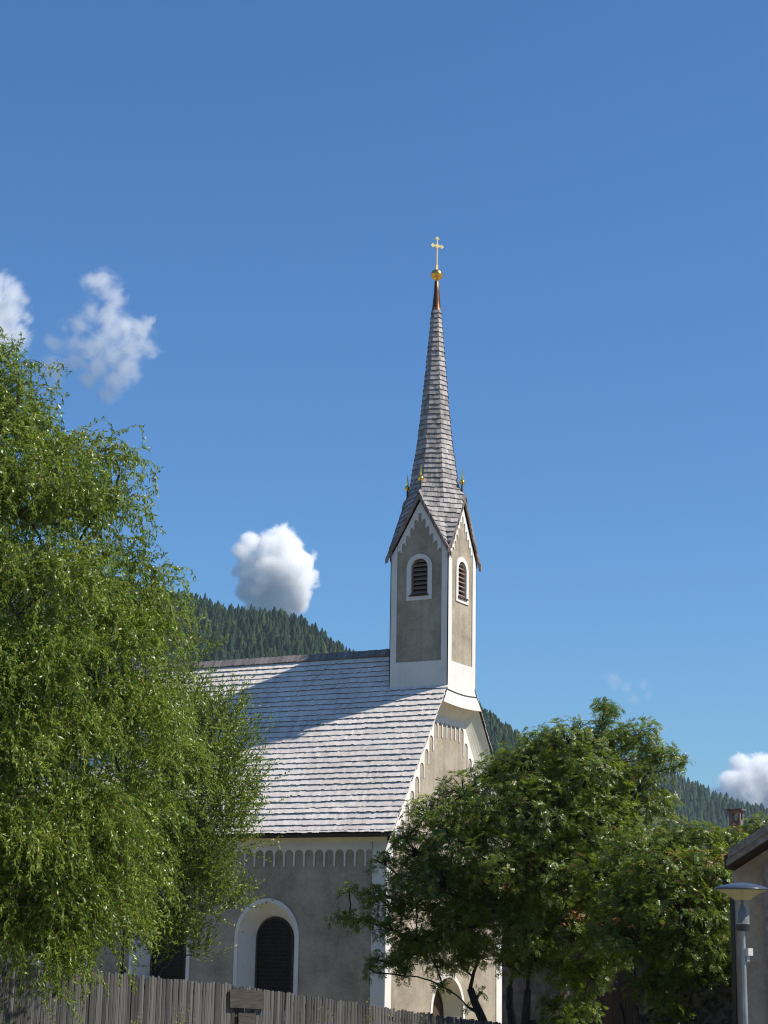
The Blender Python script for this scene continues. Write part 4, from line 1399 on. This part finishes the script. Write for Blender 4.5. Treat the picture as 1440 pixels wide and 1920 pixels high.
# ------------------------------------------------------------------ plank shed under the rowan
sh = at(1075, 1880, 45.5)
gx0, gy0 = sh[0], sh[1]
sg_ = gz(gx0, gy0) - .05
shed = empty('wooden_shed', (gx0 + 1.3, gy0 + .8, sg_), 'dark brown plank shed in shade under the rowan branches', 'shed')
zt = at(1100, 1740, 45.5)[2]
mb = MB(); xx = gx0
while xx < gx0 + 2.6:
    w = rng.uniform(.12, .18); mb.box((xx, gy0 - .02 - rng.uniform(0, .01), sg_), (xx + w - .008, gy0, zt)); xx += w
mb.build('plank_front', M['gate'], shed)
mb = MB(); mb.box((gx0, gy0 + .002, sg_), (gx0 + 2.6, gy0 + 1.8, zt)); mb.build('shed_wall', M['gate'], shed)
mb = MB()
for r in range(9):
    xx = gx0 - .25
    while xx < gx0 + 2.85:
        w = .17; y0 = gy0 - .35 + r * .27
        z0 = zt + .02 + r * .11
        mb.hexa([(xx, y0, z0), (xx + w - .012, y0, z0), (xx + w - .012, y0 + .33, z0 + .135), (xx, y0 + .33, z0 + .135), (xx, y0, z0 + .03), (xx + w - .012, y0, z0 + .03), (xx + w - .012, y0 + .33, z0 + .155), (xx, y0 + .33, z0 + .155)])
        xx += w
mb.build('tiled_roof', M['tile'], shed)

# ------------------------------------------------------------------ tiled house far behind the rowan
bp = at(1380, 1560, 60)
bx0, bx1 = -3.2, 8.5
by = bp[1] - 3.6
bg_ = -2.0
bh = empty('tiled_house', (2.6, by + 3.6, bg_), 'house with red tiled roof and chimney hidden behind the rowans', 'house')
bze = at(1100, 1668, 54)[2]; bzr = bze + 1.55
mb = MB()
mb.poly([[(bx1, by, bg_), (bx1, by + 7.2, bg_), (bx1, by + 7.2, bze), (bx1, by + 3.6, bzr - .1), (bx1, by, bze)]])
mb.poly([[(bx0, by, bg_), (bx0, by + 7.2, bg_), (bx0, by + 7.2, bze), (bx0, by + 3.6, bzr - .1), (bx0, by, bze)]])
mb.add([(bx0, by, bg_), (bx1, by, bg_), (bx1, by, bze), (bx0, by, bze)], [(0, 1, 2, 3)])
mb.add([(bx0, by + 7.2, bg_), (bx1, by + 7.2, bg_), (bx1, by + 7.2, bze), (bx0, by + 7.2, bze)], [(0, 1, 2, 3)])
mb.build('wall', M['chimney'], bh)
mb = MB()
for sg in (1, -1):
    yc = by + 3.6
    rows = 14
    for r in range(rows):
        u0, u1 = r / rows * 4.1, (r + 1.2) / rows * 4.1
        za, zb_ = bzr - u0 * .4306, bzr - u1 * .4306
        xx = bx0 - .3
        while xx < bx1 + .3:
            w = .24
            ya, yb = yc - sg * u0, yc - sg * u1
            mb.hexa([(xx, yb, zb_), (xx + w - .015, yb, zb_), (xx + w - .015, ya, za - .03), (xx, ya, za - .03), (xx, yb, zb_ + .05), (xx + w - .015, yb, zb_ + .05), (xx + w - .015, ya, za + .01), (xx, ya, za + .01)])
            xx += w
brf = mb.build('tiled_roof', M['tile'], bh)
# chimney with a slab on four little piers
cp = at(1380, 1534, 60)
c0 = at(1380, 1518, 60)
cx_, cy_, ct = c0[0], c0[1], c0[2]
mb = MB()
hw = .19
zo = ct - .30
mb.box((cx_ - hw, cy_ - hw, bze), (cx_ + hw, cy_ + hw, zo - .06))
for sx in (-1, 1):
    for sy in (-1, 1):
        mb.box((cx_ + sx * hw - (.09 if sx > 0 else 0), cy_ + sy * hw - (.09 if sy > 0 else 0), zo - .06), (cx_ + sx * hw + (.09 if sx < 0 else 0), cy_ + sy * hw + (.09 if sy < 0 else 0), ct - .04))
mb.box((cx_ - hw, cy_ - hw + .002, ct - .12), (cx_ + hw, cy_ + hw - .002, ct - .04))
ch = mb.build('chimney', M['chimney']); ch.parent = brf
mb = MB(); mb.box((cx_ - hw - .08, cy_ - hw - .08, ct - .04), (cx_ + hw + .08, cy_ + hw + .08, ct + .015))
o = mb.build('chimney_slab', M['stone'], bh)

# ------------------------------------------------------------------ clouds: volumes of puffs, far beyond the hills
def cloud(label, puffs, D, dens, scale, amp=.55, t=.34, soft=.2, grow=1.0, dist=.4, step=.5, detail=7, rough=.62):
    """air that thickens around the puffs (x, y, radius in photo bearings) and breaks up by noise at its edge"""
    k = D / FPX
    pts = [(at(x, y, D) + FH * rng.normal(0, .35) * r * k, r * k * grow) for x, y, r, _ in puffs]
    cen = np.mean([p for p, r in pts], 0)
    mt = bpy.data.materials.new('cloud_air')
    mt.use_nodes = True
    nt = mt.node_tree
    for n in list(nt.nodes):
        if n.type == 'BSDF_PRINCIPLED': nt.nodes.remove(n)
    v = coords(nt)
    field = None
    for p, r in pts:
        d = N(nt, 'ShaderNodeVectorMath', operation='DISTANCE')
        nt.links.new(v, d.inputs[0]); d.inputs[1].default_value = [float(q) for q in (p - cen)]
        m1 = N(nt, 'ShaderNodeMath', operation='MULTIPLY_ADD')
        nt.links.new(d.outputs['Value'], m1.inputs[0]); m1.inputs[1].default_value = float(-1 / (1.75 * r)); m1.inputs[2].default_value = 1.0
        if field is None: field = m1.outputs[0]
        else:
            mx = N(nt, 'ShaderNodeMath', operation='SMOOTH_MAX'); mx.inputs[2].default_value = .28
            nt.links.new(field, mx.inputs[0]); nt.links.new(m1.outputs[0], mx.inputs[1]); field = mx.outputs[0]
    n1 = N(nt, 'ShaderNodeTexNoise', i_Scale=scale, i_Detail=detail, i_Roughness=rough, i_Distortion=dist)
    nt.links.new(v, n1.inputs['Vector'])
    a = N(nt, 'ShaderNodeMath', operation='MULTIPLY_ADD'); a.inputs[1].default_value = amp * 2
    nt.links.new(n1.outputs['Fac'], a.inputs[0])
    sb = N(nt, 'ShaderNodeMath', operation='SUBTRACT'); sb.inputs[1].default_value = amp
    nt.links.new(field, sb.inputs[0]); nt.links.new(sb.outputs[0], a.inputs[2])
    mr = N(nt, 'ShaderNodeMapRange', interpolation_type='SMOOTHSTEP')
    mr.inputs['From Min'].default_value = t; mr.inputs['From Max'].default_value = t + soft
    mr.inputs['To Min'].default_value = 0; mr.inputs['To Max'].default_value = dens
    nt.links.new(a.outputs[0], mr.inputs['Value'])
    vs = N(nt, 'ShaderNodeVolumeScatter')
    vs.inputs['Color'].default_value = (1, 1, 1, 1); vs.inputs['Anisotropy'].default_value = 0.0
    nt.links.new(mr.outputs[0], vs.inputs['Density'])
    nt.links.new(vs.outputs[0], nt.nodes['Material Output'].inputs['Volume'])
    mt.cycles.volume_step_rate = step
    R_ = np.array([r for p, r in pts]); P_ = np.array([p for p, r in pts]) - cen
    lo, hi = (P_ - 1.6 * R_[:, None]).min(0), (P_ + 1.6 * R_[:, None]).max(0)
    m_ = MB(); m_.box(lo, hi)
    o = m_.build('cloud', mt)
    o.location = Vector([float(q) for q in cen])
    return tag(o, label, 'cloud')
CD = 8000.0
cloud('white heaped cloud rising behind the wooded hill left of the tower',
      [(530, 1010, 28, 0), (505, 1022, 26, 10), (470, 1018, 22, -5), (455, 1035, 18, 0), (545, 1035, 30, 0), (565, 1055, 28, 5), (500, 1060, 36, 0), (460, 1055, 22, 0), (446, 1070, 15, 0), (475, 1080, 26, 0), (575, 1085, 22, 0), (540, 1085, 36, 0), (490, 1100, 34, 0), (460, 1105, 24, 5), (560, 1125, 26, 0), (520, 1140, 32, 0), (480, 1140, 26, 0), (590, 1075, 10, 0)],
      CD, .042, .009, amp=.62, t=.39, soft=.28, grow=1.08, detail=9, rough=.66)
cloud('large white cloud behind the chimney at the right edge',
      [(1395, 1435, 16, 0), (1420, 1440, 18, 0), (1450, 1450, 26, 0), (1375, 1470, 20, 0), (1410, 1470, 28, 0), (1450, 1490, 36, 0), (1345, 1492, 14, 0), (1325, 1498, 11, 0), (1370, 1505, 24, 0), (1410, 1520, 32, 0), (1350, 1520, 20, 0), (1450, 1540, 36, 0), (1500, 1490, 40, 0), (1500, 1540, 45, 0), (1400, 1560, 30, 0)],
      CD, .042, .0085, amp=.60, t=.27, soft=.26, grow=1.32, detail=9, rough=.66)
cloud('ragged thin cloud beside the top of the willow',
      [(190, 535, 26, 0), (215, 560, 26, 0), (170, 520, 14, 0), (200, 590, 30, 0), (150, 610, 24, 0), (235, 610, 26, 0), (265, 620, 24, 0), (275, 650, 22, 0), (240, 650, 28, 0), (190, 640, 24, 0), (130, 640, 22, 0), (120, 615, 14, 0), (235, 690, 24, 0), (215, 715, 22, 0), (200, 740, 16, 0), (140, 680, 22, 0), (160, 710, 18, 0), (100, 690, 26, 0), (170, 585, 24, 0), (208, 622, 26, 0), (215, 665, 26, 0), (168, 655, 22, 0), (182, 690, 20, 0), (250, 690, 18, 0), (105, 650, 20, 0), (285, 600, 8, 0)],
      CD, .0105, .0085, amp=.95, t=.46, soft=.46, grow=1.3, detail=9, rough=.72)
cloud('bright cloud cut by the left edge above the willow',
      [(5, 530, 22, 0), (-20, 560, 40, 0), (25, 555, 24, 0), (15, 585, 30, 0), (45, 565, 13, 0), (50, 595, 14, 0), (-40, 610, 50, 0), (30, 620, 24, 0), (5, 640, 30, 0)],
      CD, .014, .0085, amp=.85, t=.42, soft=.40, grow=1.2, detail=9, rough=.70)
cloud('faint wisp of cloud above the wide rowan',
      [(1150, 1275, 18, 0), (1175, 1285, 12, 0), (1205, 1285, 14, 0), (1215, 1305, 11, 0), (1130, 1270, 10, 0), (1190, 1310, 10, 0)],
      CD, .004, .011, amp=.9, t=.44, soft=.45, grow=1.3)

# ------------------------------------------------------------------ haze
mb = MB(); mb.box((-3450, -3450, -6.0), (3450, 3450, 420))
hm = bpy.data.materials.new('valley_haze'); hm.use_nodes = True
nt = hm.node_tree
for n in list(nt.nodes):
    if n.type == 'BSDF_PRINCIPLED': nt.nodes.remove(n)
pv = N(nt, 'ShaderNodeVolumePrincipled')
pv.inputs['Color'].default_value = (0.66, 0.80, 1.0, 1)
pv.inputs['Density'].default_value = 0.00005
pv.inputs['Anisotropy'].default_value = 0.2
nt.links.new(pv.outputs[0], nt.nodes['Material Output'].inputs['Volume'])
o = mb.build('haze', hm)
tag(o, 'thin blue valley haze', 'haze', kind='stuff')
